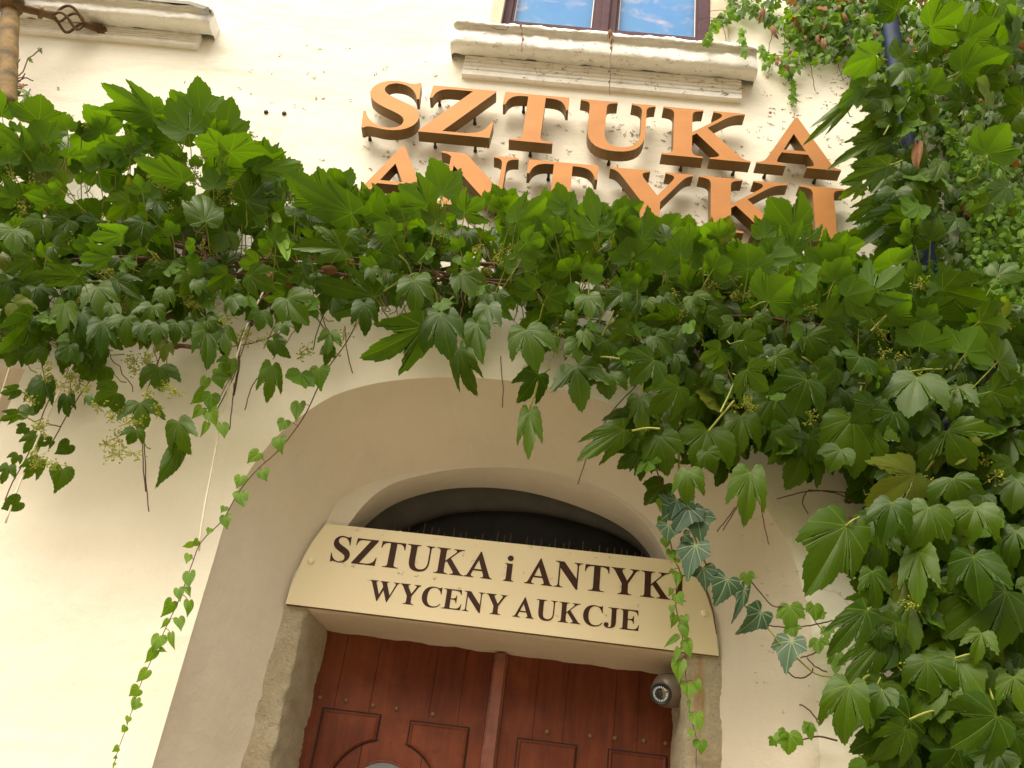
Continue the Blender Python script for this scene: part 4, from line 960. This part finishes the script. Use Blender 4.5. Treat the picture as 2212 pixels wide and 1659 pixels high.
fill([(1100,500),(1500,560),(1900,640),(2212,720),(2212,820),(1900,760),(1500,700),(1100,640)], 150, (.03, .26), (36, 66), lambda p: (random.uniform(0, 360), random.choice('utt')), st=.1)
fill([(1080,432),(1290,432),(1400,455),(1480,488),(1620,500),(1700,492),(1830,536),(1850,600),(1080,520)], 34, (.40, .52), (40, 62), lambda p: (random.choice([90, 100, 140, 40, 60, 160]), 'u'), st=.1)
fill(ZA, 130, (.36, .50), (24, 46), dirA, st=.1)
fill(ZB, 170, (.34, .48), (24, 46), dirB, st=.1)
fill([(1335,870),(1560,860),(1610,960),(1560,1030),(1500,1010),(1440,1060),(1395,1010)], 34, (.10, .34), (34, 62), dirB, st=.1)
fill([(1560,870),(1860,880),(1870,980),(1760,970),(1660,960),(1610,980)], 26, (.10, .34), (38, 66), dirB, st=.1)
LV.build('leaves', M_LEAF, creeper)
SM = MB(); stalks(SM)
# long visible stalks
for a, b in (((2035,885),(2035,800)), ((1625,970),(1790,870)), ((1890,1035),(1870,930)), ((1820,1100),(1960,970)), ((1905,530),(1905,660)), ((790,330),(640,170)), ((940,320),(980,270)), ((985,350),(1000,340)), ((280,490),(280,370)), ((180,400),(175,300)), ((600,520),(490,545)), ((350,905),(570,930)), ((700,820),(610,765)), ((1400,820),(1530,815)), ((1780,880),(1720,790))):
    if a == (2035,885): continue
    P = [at(*c2(*a), .36), at(*c2((a[0]+b[0])/2+8, (a[1]+b[1])/2-10), .42), at(*c2(*b), .46)]; SM.tube(spline(P, 6), .0045, 5, False)
for a, b in (((130,610),(75,560)), ((330,700),(320,280)), ((370,370),(365,320)), ((660,520),(585,400)), ((850,520),(830,410)), ((1115,540),(1120,450)), ((1212,400),(1212,310)), ((1030,640),(1110,610)), ((390,760),(440,650)), ((300,855),(480,862)), ((1470,1115),(1510,975)), ((850,1170),(960,1040)), ((1690,920),(1880,905)), ((1330,920),(1250,850)), ((70,1090),(110,960)), ((520,1170),(640,1162)), ((1790,1340),(1820,1300)), ((960,960),(900,1090)), ((560,1000),(560,930)), ((1620,670),(1550,740))):
    P = [at(*c3(*a), .38), at(*c3((a[0]+b[0])/2+6, (a[1]+b[1])/2-8), .42), at(*c3(*b), .44)]; SM.tube(spline(P, 6), .0045, 5, False)
tag(SM.build('leaf_stalks', M_STALK, creeper, True, fix=False), kind='stuff')
# flower buds
def buds(mb_s, mb_b, p, h, size=.06, n=16):
    c = at(*p, h); ax = unit(np.array([random.uniform(-1, 1), -.5, random.uniform(-.4, .6)]))
    mb_s.tube([c-ax*size*1.3, c-ax*size*.3, c], .0016, 3, False)
    for i in range(n):
        d = unit(ax*.6+rng.normal(0, 1, 3))*size*random.uniform(.35, 1.0); e = c+d; e[1] = min(e[1], -.012)
        mb_s.tube([c+d*.0, e], .0009, 3, False)
        for q in range(random.choice((1, 2, 3))):
            o = e+rng.normal(0, .0055, 3); r_ = random.uniform(.0034, .0056)
            mb_b.add([o+np.array(v)*r_ for v in ((1,0,0),(-1,0,0),(0,1,0),(0,-1,0),(0,0,1),(0,0,-1))], [(0,2,4),(2,1,4),(1,3,4),(3,0,4),(2,0,5),(1,2,5),(3,1,5),(0,3,5)])
BS, BB = MB(), MB()
spots = [c2(*q) for q in ((60,420),(150,420),(110,470),(30,470),(200,480),(780,390),(830,420),(880,370),(770,460),(850,460),(900,450),(960,500),(640,440),(700,520),(760,600),(640,460),(480,860),(530,830),(440,880),(520,940),(560,970),(330,1000),(350,1010),(680,850),(760,860),(830,870),(540,1020),(580,1010),(450,1030),(790,995),(1150,780),(1010,480),(220,600),(280,690),(90,590),(1640,840),(1690,860),(1610,650),(1720,620),(1260,560),(1000,560),(620,1130),(1060,1130),(1070,1110),(640,1240),(560,1260),(1160,1160),(1480,1140),(1300,1190),(1290,1220),(2060,780),(2150,800),(2190,780),(970,1080))]
spots += [c3(*q) for q in ((40,400),(100,400),(60,440),(400,560),(430,580),(700,480),(950,500),(930,530),(860,540),(1000,580),(660,670),(720,660),(230,720),(220,820),(500,650),(1100,830),(1300,650),(1600,760),(1610,830),(1700,900),(1200,890),(950,1050),(1000,1050),(1060,1060),(1300,1120),(1540,970),(1960,950),(2000,1000),(1920,1020),(700,1150),(640,1160),(2080,1350),(2120,1310),(2180,1400),(2050,1280),(1780,540),(1400,560),(70,890),(1950,560))]
spots += [q4(*q) for q in ((490,330),(560,360),(670,430),(740,420),(830,350),(880,430),(340,640),(410,560),(1000,520),(880,530),(420,920),(530,1010),(1480,220),(1560,220),(1680,110),(1740,180),(1300,720),(1350,800),(1260,850),(1400,740),(1500,850),(1540,950),(1340,1110),(1240,1240),(1300,1300),(1370,1270),(1560,1190),(460,1290),(500,1330),(600,1390),(1850,480),(1820,660),(1990,580),(1700,500),(1150,720))]
for p in spots:
    for _ in range(2 if p[1] < 700 else 1): buds(BS, BB, (p[0]+random.gauss(0, 7), p[1]+random.gauss(0, 7)), random.uniform(.28, .42), random.uniform(.025, .05), 13)
for p in sample(ZA, 26)+sample(ZB, 30)+sample(ZC, 14): buds(BS, BB, p, random.uniform(.2, .42), random.uniform(.03, .05), 14)
tag(BS.build('bud_stalks', M_STALK, creeper, fix=False), kind='stuff'); tag(BB.build('flower_buds', M_BERRY, creeper, True, fix=False), kind='stuff')
# woody stems along the hanging band and into it
def wander(pts, h, amp=.02, n=40):
    P = spline([at(*p, h if len(p) == 2 else h) for p in pts], n)
    ph = rng.uniform(0, 6, 6)
    s = np.linspace(0, 1, len(P))[:, None]
    return P+amp*np.hstack([np.sin(s*17+ph[0])+.5*np.sin(s*41+ph[1]), np.sin(s*13+ph[2])+.5*np.sin(s*37+ph[3]), np.sin(s*19+ph[4])+.5*np.sin(s*47+ph[5])])
WS = MB()
for k in range(5):
    o = (k-2)*9
    WS.tube(wander([(-150, 560+o), (300, 560+o*1.3), (700, 575+o), (1100, 600+o*1.2), (1500, 655+o), (1900, 725+o), (2300, 810+o)], .20+.04*random.random(), .034, 110), [random.uniform(.004, .010)]*110, 7, False)
for pts, r_ in (([(445,485),(440,530),(443,580)], .012), ([(400,480),(395,560),(385,620),(360,700),(352,740),(420,747)], .010), ([(590,490),(600,520),(575,600),(545,690),(520,740),(505,850)], .005), ([(620,560),(610,610),(560,650),(540,700)], .008), ([(350,747),(425,750),(480,735)], .007), ([(2050,830),(2060,1000),(2040,1200),(2060,1400),(2080,1700)], .03), ([(1960,900),(1990,1100),(2010,1350),(1990,1700)], .018), ([(2140,880),(2160,1200),(2130,1700)], .022)):
    WS.tube(wander(pts, .22 if r_ < .015 else .12, .006, 24), r_, 7, False)
tag(WS.build('woody_stems', M_WOODY, creeper, True, fix=False), kind='stuff')
TW = MB()
for p in sample(ZA, 90)+sample(ZB, 170)+sample([(100,480),(800,500),(1700,640),(1700,720),(800,620),(100,600)], 160):
    L = random.uniform(40, 150); a = random.choice([-100, -70, 190, 10, -120, -50, 165])+random.gauss(0, 15)
    q = (p[0]+L*math.cos(R(a)), p[1]-L*math.sin(R(a)))
    TW.tube(wander([p, ((p[0]+q[0])/2, (p[1]+q[1])/2+random.gauss(0, 8)), q], random.uniform(.10, .30), .006, 9), random.uniform(.0012, .0030), 4, False)
bare = [[(311,945),(314,1000),(316,1050),(322,1105)], [r4(1580,800),r4(1540,870),r4(1505,995)], [r4(1440,830),r4(1425,980),r4(1410,1115)], [r4(970,280),r4(955,500),r4(950,600)], [r4(2120,480),r4(2130,620),r4(2165,770)],
 [(1085,900-20),(1087,840),(1083,800),(1082,770)], [r4(1480,600),r4(1440,780),r4(1330,1000)], [q4(1060,390),q4(860,680),q4(700,950),q4(610,1120)], [r4(900,880),r4(960,740),r4(1020,540)], [q4(690,950),q4(560,920),q4(500,900)], [q4(640,470),q4(580,600),q4(420,1000),q4(320,1280),q4(160,1560),q4(60,1800)],
 [c3(910,1600),c3(960,1520),c3(980,1480)], [c3(885,1605),c3(930,1550),c3(965,1500)], [c3(1075,1490),c3(1090,1580),c3(1110,1660)], [c3(1145,1465),c3(1290,1430),c3(1460,1437)], [c3(1270,1435),c3(1255,1480),c3(1280,1530)], [c3(1280,1425),c3(1400,1440),c3(1480,1480)],
 [c3(540,970),c3(430,1090),c3(340,1240),c3(285,1400)], [c3(780,1075),c3(850,1085),c3(920,1100)], [c3(1350,1000),c3(1345,1150),c3(1380,1260)], [c3(1340,1050),c3(1460,1060)], [c3(1500,980),c3(1480,1150),c3(1440,1350)], [q4(1645,1070),q4(1650,1400),q4(1680,1700)], [r4(2050,280),r4(1960,480),r4(1925,620)], [r4(1890,320),r4(1780,480),r4(1600,570),r4(1400,610)], [r4(1800,240),r4(1700,450),r4(1620,620)]]
for b in bare: TW.tube(wander(b, .16, .0008, 14), .0026, 5, False)
tag(TW.build('twigs', M_TWIG, creeper, True, fix=False), kind='stuff')
# dead leaf tangled in the stems
DL = Leaves()
for a, b, w_ in ((c2(1230,830), c2(1250,960), 34), (c2(1180,880), c2(1130,930), 30), (c2(1400,860), c2(1480,850), 30), (c2(960,950), c2(990,975), 16), (c2(560,690), c2(600,640), 26), (c3(760,790), c3(790,810), 16), (c3(260,570), c3(230,600), 20)):
    leaf_px(DL, a, b, .3, w_, 't', bend=1.4, curl=1.6, kind='heart')
DL.build('withered_leaves', M_DRY, creeper)
GL = Leaves(); leaf_px(GL, c2(1215, 700), c2(1285, 890), .44, 38, 'u', kind='heart', curl=1.2); leaf_px(GL, c2(1185, 610), c2(1230, 700), .44, 22, 'u', kind='heart')
GL.build('pale_leaves', M_LEAFB, creeper)

# right hand plant: big leaves down the corner
rc = empty('climbing_creeper', (2.3, -.05, 0), 'large leaved creeper falling down the right hand side of the wall beside the doorway', 'creeper')
LV = Leaves()
for rows, f, sc__ in ((rows_of(H9), z9, .3516), (rows_of(H3), c3, .5)):
    for bx, by, tx, ty, w_, sd_ in rows:
        b, t = f(bx, by), f(tx, ty)
        if f is c3 and not (b[0] > 1850 and b[1] > 850): continue
        leaf_px(LV, b, t, random.uniform(.34, .50), w_*sc__, sd_, st=.1)
fill(ZC, 300, (.08, .36), (44, 88), dirB, st=.1)
fill(ZC, 240, (.10, .40), (26, 50), dirB, st=.1)
LV.build('leaves', M_LEAF, rc)
SM = MB(); stalks(SM)
for a, b in ((z9(1120,170), z9(1200,120)), (z9(1790,985), z9(1975,950)), (z9(1510,1362), z9(1690,1300)), (z9(1435,100), z9(1665,90)), (z9(1900,360), z9(1850,260)), (z9(2040,1300), z9(1990,1150)), (z9(1925,1510), z9(2035,1480)), (z9(1245,690), z9(1320,670)), (z9(1200,1140), z9(1260,1090))):
    SM.tube(spline([at(*a, .40), at((a[0]+b[0])/2, (a[1]+b[1])/2-3, .42), at(*b, .36)], 6), .0045, 5, False)
tag(SM.build('leaf_stalks', M_STALK, rc, True, fix=False), kind='stuff')
TW = MB()
for p in sample(ZC, 120):
    L = random.uniform(60, 160); a = random.choice([-90, -80, -100, -60])+random.gauss(0, 15); q = (p[0]+L*math.cos(R(a)), p[1]-L*math.sin(R(a)))
    TW.tube(wander([p, ((p[0]+q[0])/2, (p[1]+q[1])/2), q], random.uniform(.05, .28), .006, 9), random.uniform(.002, .005), 4, False)
for b in ([z9(955,1390),z9(900,1310),z9(830,1265)], [z9(1160,1560),z9(1230,1590),z9(1290,1610)]): TW.tube(wander(b, .1, .002, 10), .003, 5, False)
tag(TW.build('twigs', M_TWIG, rc, True, fix=False), kind='stuff')

# upper right: creeper with large leaves standing out over a mat of small leaves
rt = empty('climbing_creeper', (2.2, -.05, 4.6), 'large leaved creeper reaching out beside the last raised letters at upper right', 'creeper')
LV = Leaves()
for bx, by, tx, ty, w_, sd_ in rows_of(HZ): leaf_px(LV, z3p(bx, by), z3p(tx, ty), random.uniform(.32, .46), w_*.3516, sd_, st=.1)
fill([(1880,120),(2000,40),(2212,0),(2212,250),(2100,240),(2000,230),(1930,280),(1880,250)], 28, (.2, .4), (34, 70), lambda p: (random.choice([150, 120, 60, 200, 30]), random.choice('ut')), st=.1)
fill([(1860,250),(1930,260),(1940,560),(1880,560),(1850,430)], 20, (.1, .3), (22, 50), lambda p: (random.choice([-90, 200, -120, 240, 160]), 't'), st=.1)
fill([(1900,195),(1985,190),(2010,400),(2030,640),(1950,600),(1930,420)], 30, (.26, .42), (34, 64), lambda p: (random.choice([200, -90, -120, 150, -60]), random.choice('utt')), st=.1)
LV.build('leaves', M_LEAF, rt)
SM = MB(); stalks(SM)
for a, b in (((1300,340),(1370,370)), ((1225,540),(1350,520)), ((1350,830),(1400,730)), ((1365,1018),(1475,980)), ((1740,480),(1830,430)), ((1985,945),(1980,1000))):
    SM.tube(spline([at(*z3p(*a), .38), at(*z3p((a[0]+b[0])/2, (a[1]+b[1])/2+6), .4), at(*z3p(*b), .32)], 6), .0045, 5, False)
tag(SM.build('leaf_stalks', M_STALK, rt, True, fix=False), kind='stuff')
TW = MB()
for pts in ([(1930,80),(1945,300),(1930,560)], [(1960,120),(1965,350),(1950,600)], [(1915,200),(1925,330),(1955,450)], [(2050,100),(2080,400),(2060,640)]): TW.tube(wander(pts, .10, .012, 24), .009, 6, False)
for p in sample(ZD, 70):
    q = (p[0]+random.gauss(0, 30), p[1]+random.uniform(30, 90)); TW.tube(wander([p, q], .08, .004, 7), .0025, 4, False)
tag(TW.build('woody_stems', M_WOODY, rt, True, fix=False), kind='stuff')
DL = Leaves(); leaf_px(DL, z3p(1560, 890), z3p(1540, 1040), .40, 30, 't', bend=1.2, curl=1.7, kind='heart')
DL.build('withered_leaf', M_DRY, rt)

mat_ = empty('small_leaved_creeper', (2.0, -.03, 4.8), 'dense mat of small bright green leaves clinging to the wall at right', 'creeper')
LV = Leaves(); LB = Leaves()
def dirD(p): return (random.choice([-90, -110, -130, -150, -60, 200, -30]), 't' if random.random() < .8 else 'u')
fill(ZD, 2300, (.02, .20), (9, 21), dirD, (1.0, 1.3), fine=False, wave=.02, curl=.8)
fill([(1890,240),(1940,150),(2000,60),(2300,0),(2300,250),(2000,280),(1920,420)], 420, (.02, .2), (10, 24), dirD, (1.0, 1.3), fine=False)
fill([(2040,250),(2100,300),(2212,420),(2300,500),(2300,720),(2200,700),(2100,600),(2110,480),(2070,400)], 760, (.14, .30), (9, 17), dirD, (1.0, 1.3), fine=False, lv=LB, curl=.8)
fill([(1960,560),(2040,570),(2212,640),(2212,700),(2100,660),(1990,610)], 170, (.12, .26), (10, 20), dirD, (1.0, 1.3), fine=False, lv=LB)
LV.build('leaves', M_SMALL, mat_); LB.build('young_leaves', M_LEAFB, mat_)
wc = empty('small_leaved_creeper', (1.2, -.03, 6.4), 'thin reddish green creeper with tiny leaves creeping in from the right of the window', 'creeper')
LV = Leaves(); LB = Leaves()
fill(ZE, 210, (.02, .10), (8, 18), dirD, (1.0, 1.3), fine=False); fill(ZE2, 420, (.02, .14), (9, 22), dirD, (1.0, 1.3), fine=False)
fill(ZE, 330, (.02, .10), (8, 16), dirD, (1.0, 1.3), fine=False, lv=LB); fill(ZE2, 240, (.04, .16), (9, 20), dirD, (1.0, 1.3), fine=False, lv=LB)
for pts, n in (([(1700,150),(1712,170),(1714,195),(1712,225)], 16), ([(1560,30),(1540,60),(1530,85),(1527,95)], 24), ([(1600,60),(1610,100),(1605,125)], 12), ([(1645,100),(1655,130),(1650,150)], 12)):
    for s_ in range(n):
        q = spline([(a, b, 0) for a, b in pts], 40)[int(s_*39/n)]; L = random.uniform(7, 14); a = random.uniform(-150, -30)
        leaf_px(LB, (q[0]+random.gauss(0, 4), q[1]), (q[0]+L*math.cos(R(a)), q[1]-L*math.sin(R(a))), .03 if q[0] > 1640 or q[1] < 50 else .2, L*1.2, 't', fine=False)
LV.build('leaves', M_SMALL, wc); LB.build('young_leaves', M_LEAFB, wc)
TW = MB()
for p in sample(ZE, 46)+sample(ZE2, 46):
    L = random.uniform(20, 70); a = random.choice([-90, 190, -150, 20])+random.gauss(0, 20); q = (p[0]+L*math.cos(R(a)), p[1]-L*math.sin(R(a)))
    TW.tube(wander([p, q], .03, .004, 7), .002, 4, False)
tag(TW.build('twigs', M_TWIG, wc, True, fix=False), kind='stuff')
DL = Leaves()
for q in ((1100,85,26),(1130,230,0),(800,100,0),(660,170,0),(610,60,0),(940,220,0),(980,240,0),(1450,400,0),(1900,510,0),(1760,560,0),(1250,90,0)):
    b = z3p(q[0], q[1]); leaf_px(DL, b, (b[0]+random.gauss(0, 5), b[1]+random.uniform(12, 24)), .12, random.uniform(9, 16), 't', bend=1.3, curl=1.4, fine=False)
for b in sample(ZE, 16)+sample(ZE2, 12): leaf_px(DL, b, (b[0]+random.gauss(0, 5), b[1]+random.uniform(7, 13)), .13, random.uniform(5, 10), 't', bend=1.3, curl=1.2, fine=False)
DL.build('withered_leaves', M_DRY, wc)

# ---- single hanging shoots
def shoot(name, label, cat, path, h, leaves, mat, kind='heart', r0=.0026, stem=M_TWIG, group=None, fine=True):
    """leaves: list of joint x y, tip x y, width"""
    P = spline([at(*p, h(i/(len(path)-1)) if callable(h) else h) for i, p in enumerate(path)], 60)
    t = empty(name, tuple(P[0]), label, cat, group)
    m = MB(); m.tube(P, np.linspace(r0*1.2, r0*.5, 60), 5, False); L_ = Leaves()
    for bx, by, tx, ty, w_ in leaves:
        pj = np.array([proj(p) for p in P]); i = np.argmin(np.hypot(pj[:, 0]-bx, pj[:, 1]-by)); hh = -P[i][1]+.012
        q_ = random.uniform(.92, 1.25); tx, ty, w_ = bx+(tx-bx)*q_+random.gauss(0, 1.5), by+(ty-by)*q_, w_*random.uniform(.95, 1.3)
        leaf_px(L_, (bx, by), (tx, ty), hh, w_, 't', kind=kind, dh=.02, curl=random.uniform(.2, .9), bend=random.uniform(.2, .7), fine=fine)
        B = at(bx, by, hh); m.tube([P[i], (P[i]+B)/2+np.array([0, -.004, .003]), B], .0013, 4, False)
    m.build('stem', stem, t, True, fix=False); L_.build('leaves', mat, t); return t
path = [(770,700),(745,745),(712,790),(690,830),(665,885),(640,925),(600,975),(560,1010),(525,1050),(500,1090),(480,1125),(435,1170),(418,1210),(400,1260),(385,1300),(366,1340),(345,1385),(325,1430),(303,1480),(290,1520),(270,1580),(255,1620),(243,1665)]
lv = [(r4(*a)+r4(*b)+(w_*.3516,)) for a, b, w_ in (((1960,740),(1950,870),125),((1840,955),(1810,1045),95),((1750,1060),(1710,1130),110),((1720,1170),(1720,1240),105),((1590,1260),(1530,1310),90),((1610,1370),(1625,1420),80),((1480,1405),(1460,1465),85),((1480,1505),(1500,1580),90),((1380,1590),(1360,1620),50))]
e7 = lambda x, y: (172.8+.3516*x, 1075.8+.3516*y)
lv += [(e7(*a)+e7(*b)+(w_*.3516,)) for a, b, w_ in (((990,0),(1000,45),80),((890,60),(870,85),50),((890,110),(890,175),80),((800,190),(785,220),45),((725,265),(690,290),60),((690,285),(640,300),40),((670,350),(660,395),60),((675,460),(665,540),85),((605,560),(610,620),75),((660,550),(675,600),50),((565,640),(520,725),90),((670,635),(665,710),75),((605,740),(615,815),65),((540,750),(500,800),40),((490,850),(450,930),90),((560,835),(570,915),50),((460,940),(405,1010),80),((490,930),(520,940),30),((410,1060),(360,1125),75),((360,1175),(305,1215),75),((345,1235),(320,1300),60),((350,1260),(335,1300),60),((300,1345),(285,1385),42),((280,1405),(255,1440),45),((235,1535),(205,1555),45),((225,1590),(205,1600),25),((215,1630),(200,1650),25))]
shoot('hanging_shoot', 'long thin shoot of small heart shaped leaves trailing down the left edge of the arch', 'creeper shoot', path, lambda t: .30-.14*t, lv, M_LEAFB, group='trailing creeper shoots')
path = [(1405,960),(1425,1040),(1435,1080),(1440,1130),(1450,1180),r5(640,0),r5(690,100),r5(668,250),r5(655,400),r5(690,550),r5(715,690),r5(740,850),r5(740,1000),r5(770,1200),r5(770,1320),r5(810,1450),r5(830,1540),r5(830,1800)]
lv = [(r5(*a)+r5(*b)+(w_*.25,)) for a, b, w_ in (((660,-10),(650,35),70),((630,90),(600,110),55),((670,115),(668,225),100),((620,255),(605,320),60),((665,300),(705,385),110),((625,395),(620,465),75),((650,480),(635,575),95),((725,485),(750,550),85),((715,560),(745,680),115),((665,665),(560,740),70),((745,705),(780,820),140),((680,770),(650,880),80),((690,880),(675,1040),160),((760,1070),(765,1210),150),((835,1045),(880,1150),75),((765,1230),(765,1310),35),((830,1330),(880,1470),140),((795,1470),(790,1540),60),((870,1565),(880,1680),135))]
lv += [(1437,1165,1438,1185,26),(1430,1120,1428,1145,24),(1450,1190,1452,1212,24),(1432,1080,1425,1100,28)]
shoot('hanging_shoot', 'shoot of bright heart shaped leaves hanging over the right end of the sign board', 'creeper shoot', path, lambda t: .16-.10*t, lv, M_LEAFB, group='trailing creeper shoots')
path = [(540,700),(532,760),(520,800),(505,850),r4(1380,770),r4(1310,1060),r4(1300,1085)]
path = [(545,690),(530,740),(515,780),(490,830),(470,870),(458,905)]
lv = [(r4(*a)+r4(*b)+(w_*.3516,)) for a, b, w_ in (((1420,690),(1420,780),100),((1340,740),(1400,790),90),((1350,780),(1350,850),110),((1250,880),(1190,950),100),((1300,900),(1290,980),110),((1330,910),(1345,950),40),((1240,985),(1190,1040),90),((1290,1005),(1320,1070),90),((1270,1080),(1245,1145),50),((1360,1085),(1390,1155),80),((1270,800),(1240,880),80))]
shoot('hanging_shoot', 'short shoot of light green leaves beside the white cord left of the arch', 'creeper shoot', path, .25, lv, M_LEAFB, group='trailing creeper shoots')
# variegated ivy
path = [(1470,930),(1466,1000),(1470,1060),(1480,1110),(1500,1160),(1520,1210),(1545,1245),(1575,1275),(1600,1300),(1635,1335),(1665,1365),(1690,1395),(1725,1425),(1760,1455),(1800,1463),(1880,1465)]
lv = [(r5(*a)+r5(*b)+(w_*.25,)) for a, b, w_ in (((1095,165),(1030,388),270),((1245,260),(1150,580),120),((1390,450),(1250,618),250),((1655,700),(1600,938),260))]
lv += [(z9(*a)+z9(*b)+(w_*.3516,)) for a, b, w_ in (((60,60),(20,120),210),((200,110),(240,265),230),((195,290),(130,480),200),((240,430),(265,555),170),((30,170),(20,250),150),((150,60),(60,200),200),((120,20),(180,80),150),((120,230),(150,260),90))]
lv += [(1462,1080,1450,1120,44),(1500,1100,1520,1140,40),(1478,1040,1470,1075,34)]
ivy_ = shoot('variegated_ivy', 'dark ivy shoot with pale veined leaves dangling just right of the sign board', 'ivy', path, lambda t: .20-.08*t, lv, M_IVY, 'ivy', .0045, M_STALK)
lv = [(r5(*a)+r5(*b)+(w_*.25,)) for a, b, w_ in (((1640,400),(1640,575),230),((1665,580),(1680,655),160),((1270,120),(1275,225),115),((1850,390),(1860,500),150),((1900,470),(1930,500),80),((1890,690),(1880,780),160),((1960,590),(1960,680),100),((2080,620),(2070,640),70),((2040,820),(2030,960),130))]
path = [r5(1260,130),r5(1400,300),r5(1500,400),r5(1640,400),r5(1780,430),r5(1880,560),r5(1960,640),r5(2060,760),r5(2120,900)]
shoot('ivy_sprig', 'pale lime green young ivy sprig beside the dark ivy shoot', 'ivy', path, .09, lv, M_LEAFB, 'broad', .0025)
lv = [(r5(*a)+r5(*b)+(w_*.25,)) for a, b, w_ in (((1500,1555),(1470,1590),75),((1630,1500),(1640,1640),190),((1600,1480),(1560,1520),80),((1790,1430),(1830,1530),110),((1780,1400),(1785,1440),40))]
shoot('ivy_sprig', 'little light green ivy sprig on bare render low between door and creeper', 'ivy', [r5(2050,1560),r5(1900,1525),r5(1800,1540),r5(1720,1560),r5(1620,1580),r5(1480,1582)], .06, lv, M_LEAFB, 'broad', .0035)
# loose tendrils of the ivy
TW = MB()
for b in ([r5(1420,550),r5(1500,575),r5(1700,580),r5(1900,550),r5(2010,520)], [r5(1730,845),r5(1820,820),r5(1880,790)], [r5(1600,955),r5(1680,1010),r5(1750,1020),r5(1820,980),r5(1840,935)], [r5(1790,850),r5(1860,920),r5(1960,970)], [r5(1530,640),r5(1570,660),r5(1620,655)], [r5(860,170),r5(920,270),r5(970,420),r5(1000,600),r5(1005,640)]):
    TW.tube(wander(b, .08, .001, 16), .0028, 5, False)
tag(TW.build('tendrils', M_TWIG, ivy_, True, fix=False), kind='stuff')
# shoot along the window sill and twig by the post
ts = empty('dry_strands', (-.1, -.18, 6.2), 'two dry brown creeper strands with shrivelled leaves hanging over the window sill', 'creeper'); 
for b in ([(1126,55),(1128,80),(1127,112)], [(1319,60),(1322,90),(1319,120),(1318,160),(1317,205)], [(1060,60),(1090,65),(1100,55)]):
    TW = MB(); TW.tube(wander(b, .18, .002, 12), .002, 4, False); TW.build('stem', M_TWIG, ts, fix=False)
DL = Leaves()
for x, y, L, w_ in ((1126,52,6,6),(1126,68,9,5),(1129,82,6,5),(1319,66,14,12),(1322,80,14,9),(1320,100,8,7),(1317,153,4,4),(1317,175,4,4)): leaf_px(DL, (x, y), (x+random.gauss(0, 2), y+L), .19 if y < 140 else .06, w_, 't', fine=False, bend=1.2, curl=1.2)
DL.build('shrivelled_leaves', M_DRY, ts)
tb = empty('dry_strands', tuple(at(30, 190, .3)), 'thin red twigs of creeper winding round the foot of the rusty post', 'creeper'); TW = MB()
for b in ([(-5,205),(30,190),(52,182)], [(0,222),(22,200),(50,208),(66,190)], [(28,226),(18,195),(36,160),(40,130)], [(5,215),(25,180),(50,150),(65,125),(88,103)], [(0,172),(25,178),(48,170),(70,172)], [(10,215),(20,195),(45,175)], [(0,185),(30,205),(50,195)], [(30,215),(40,190),(60,185)], [(0,200),(40,170),(55,160)]): TW.tube(wander(b, .36, .004, 14), .0035, 5, False)
TW.build('stem', M_TWIG, tb, fix=False); DL = Leaves()
for i in range(26):
    x, y = random.uniform(0, 55), random.uniform(178, 225); leaf_px(DL, (x, y), (x+random.gauss(0, 5), y+random.uniform(5, 12)), .38, random.uniform(6, 12), 't', fine=False)
for x, y in ((84,104),(62,125)): leaf_px(DL, (x, y), (x+6, y+9), .34, 8, 't', fine=False, bend=1.2, curl=1.2)
DL.build('leaves', M_SMALL, tb)
# remains of tendrils left on the render and on the trim
MK = MB()
def mark(p, h=0.002, s=1.0):
    c = at(*p, h)
    for i in range(random.choice((2, 3, 3, 4, 5))):
        a = random.uniform(0, 6.28) if random.random() < .5 else random.gauss(0, .5); L = random.uniform(.006, .019)*s
        o = c+np.array([random.gauss(0, .008), 0, random.gauss(0, .006)])*s; d = np.array([math.cos(a), 0, math.sin(a)])*L; e = np.array([-d[2], 0, d[0]])*random.uniform(-.4, .4)
        MK.tube([o, o+d*.5+e, o+d], [.0010*s, .0014*s, .0007*s], 4, False)
n = 0
while n < 620:
    x, y = random.uniform(60, 1900), random.uniform(90, 640)
    dens = np.interp(x, [0, 500, 800, 1000, 1500, 1900], [.06, .10, .22, .5, 1, 1])*np.interp(y, [90, 170, 300, 640], [.4, 1, 1, .9])
    if random.random() > dens or (980 < x < 1640 and y < 60+.1*(x-980)+150): continue
    mark((x, y)); n += 1
for i in range(60): x = random.uniform(1010, 1600); mark((x, 160+.088*(x-1002)+random.uniform(-38, 0)), .038, .9)
for i in range(70): x = random.uniform(990, 1620); mark((x, 85+.088*(x-975)+random.uniform(-20, 25)), .16, .8)
for i in range(60): mark((random.uniform(1600, 1900), random.uniform(980, 1560)), .002, .6)
for i in range(26):
    x = random.uniform(720, 1500); mark((x, 1131+.1057*(x-704)+random.choice([random.uniform(2, 14), random.uniform(20, 150)])), -YB+.002, .45)
for q in ((735,1213),(742,1216),(760,1222),(860,1238),(870,1240),(900,1243),(935,1250),(1145,1180),(1170,1186),(1475,1216),(1450,1214)): mark(q, -YB+.002, .6)
tag(MK.build('tendril_remains', M_MARK, fix=False), 'specks of dead tendrils scattered over the render round the letters', 'tendril remains', kind='stuff')
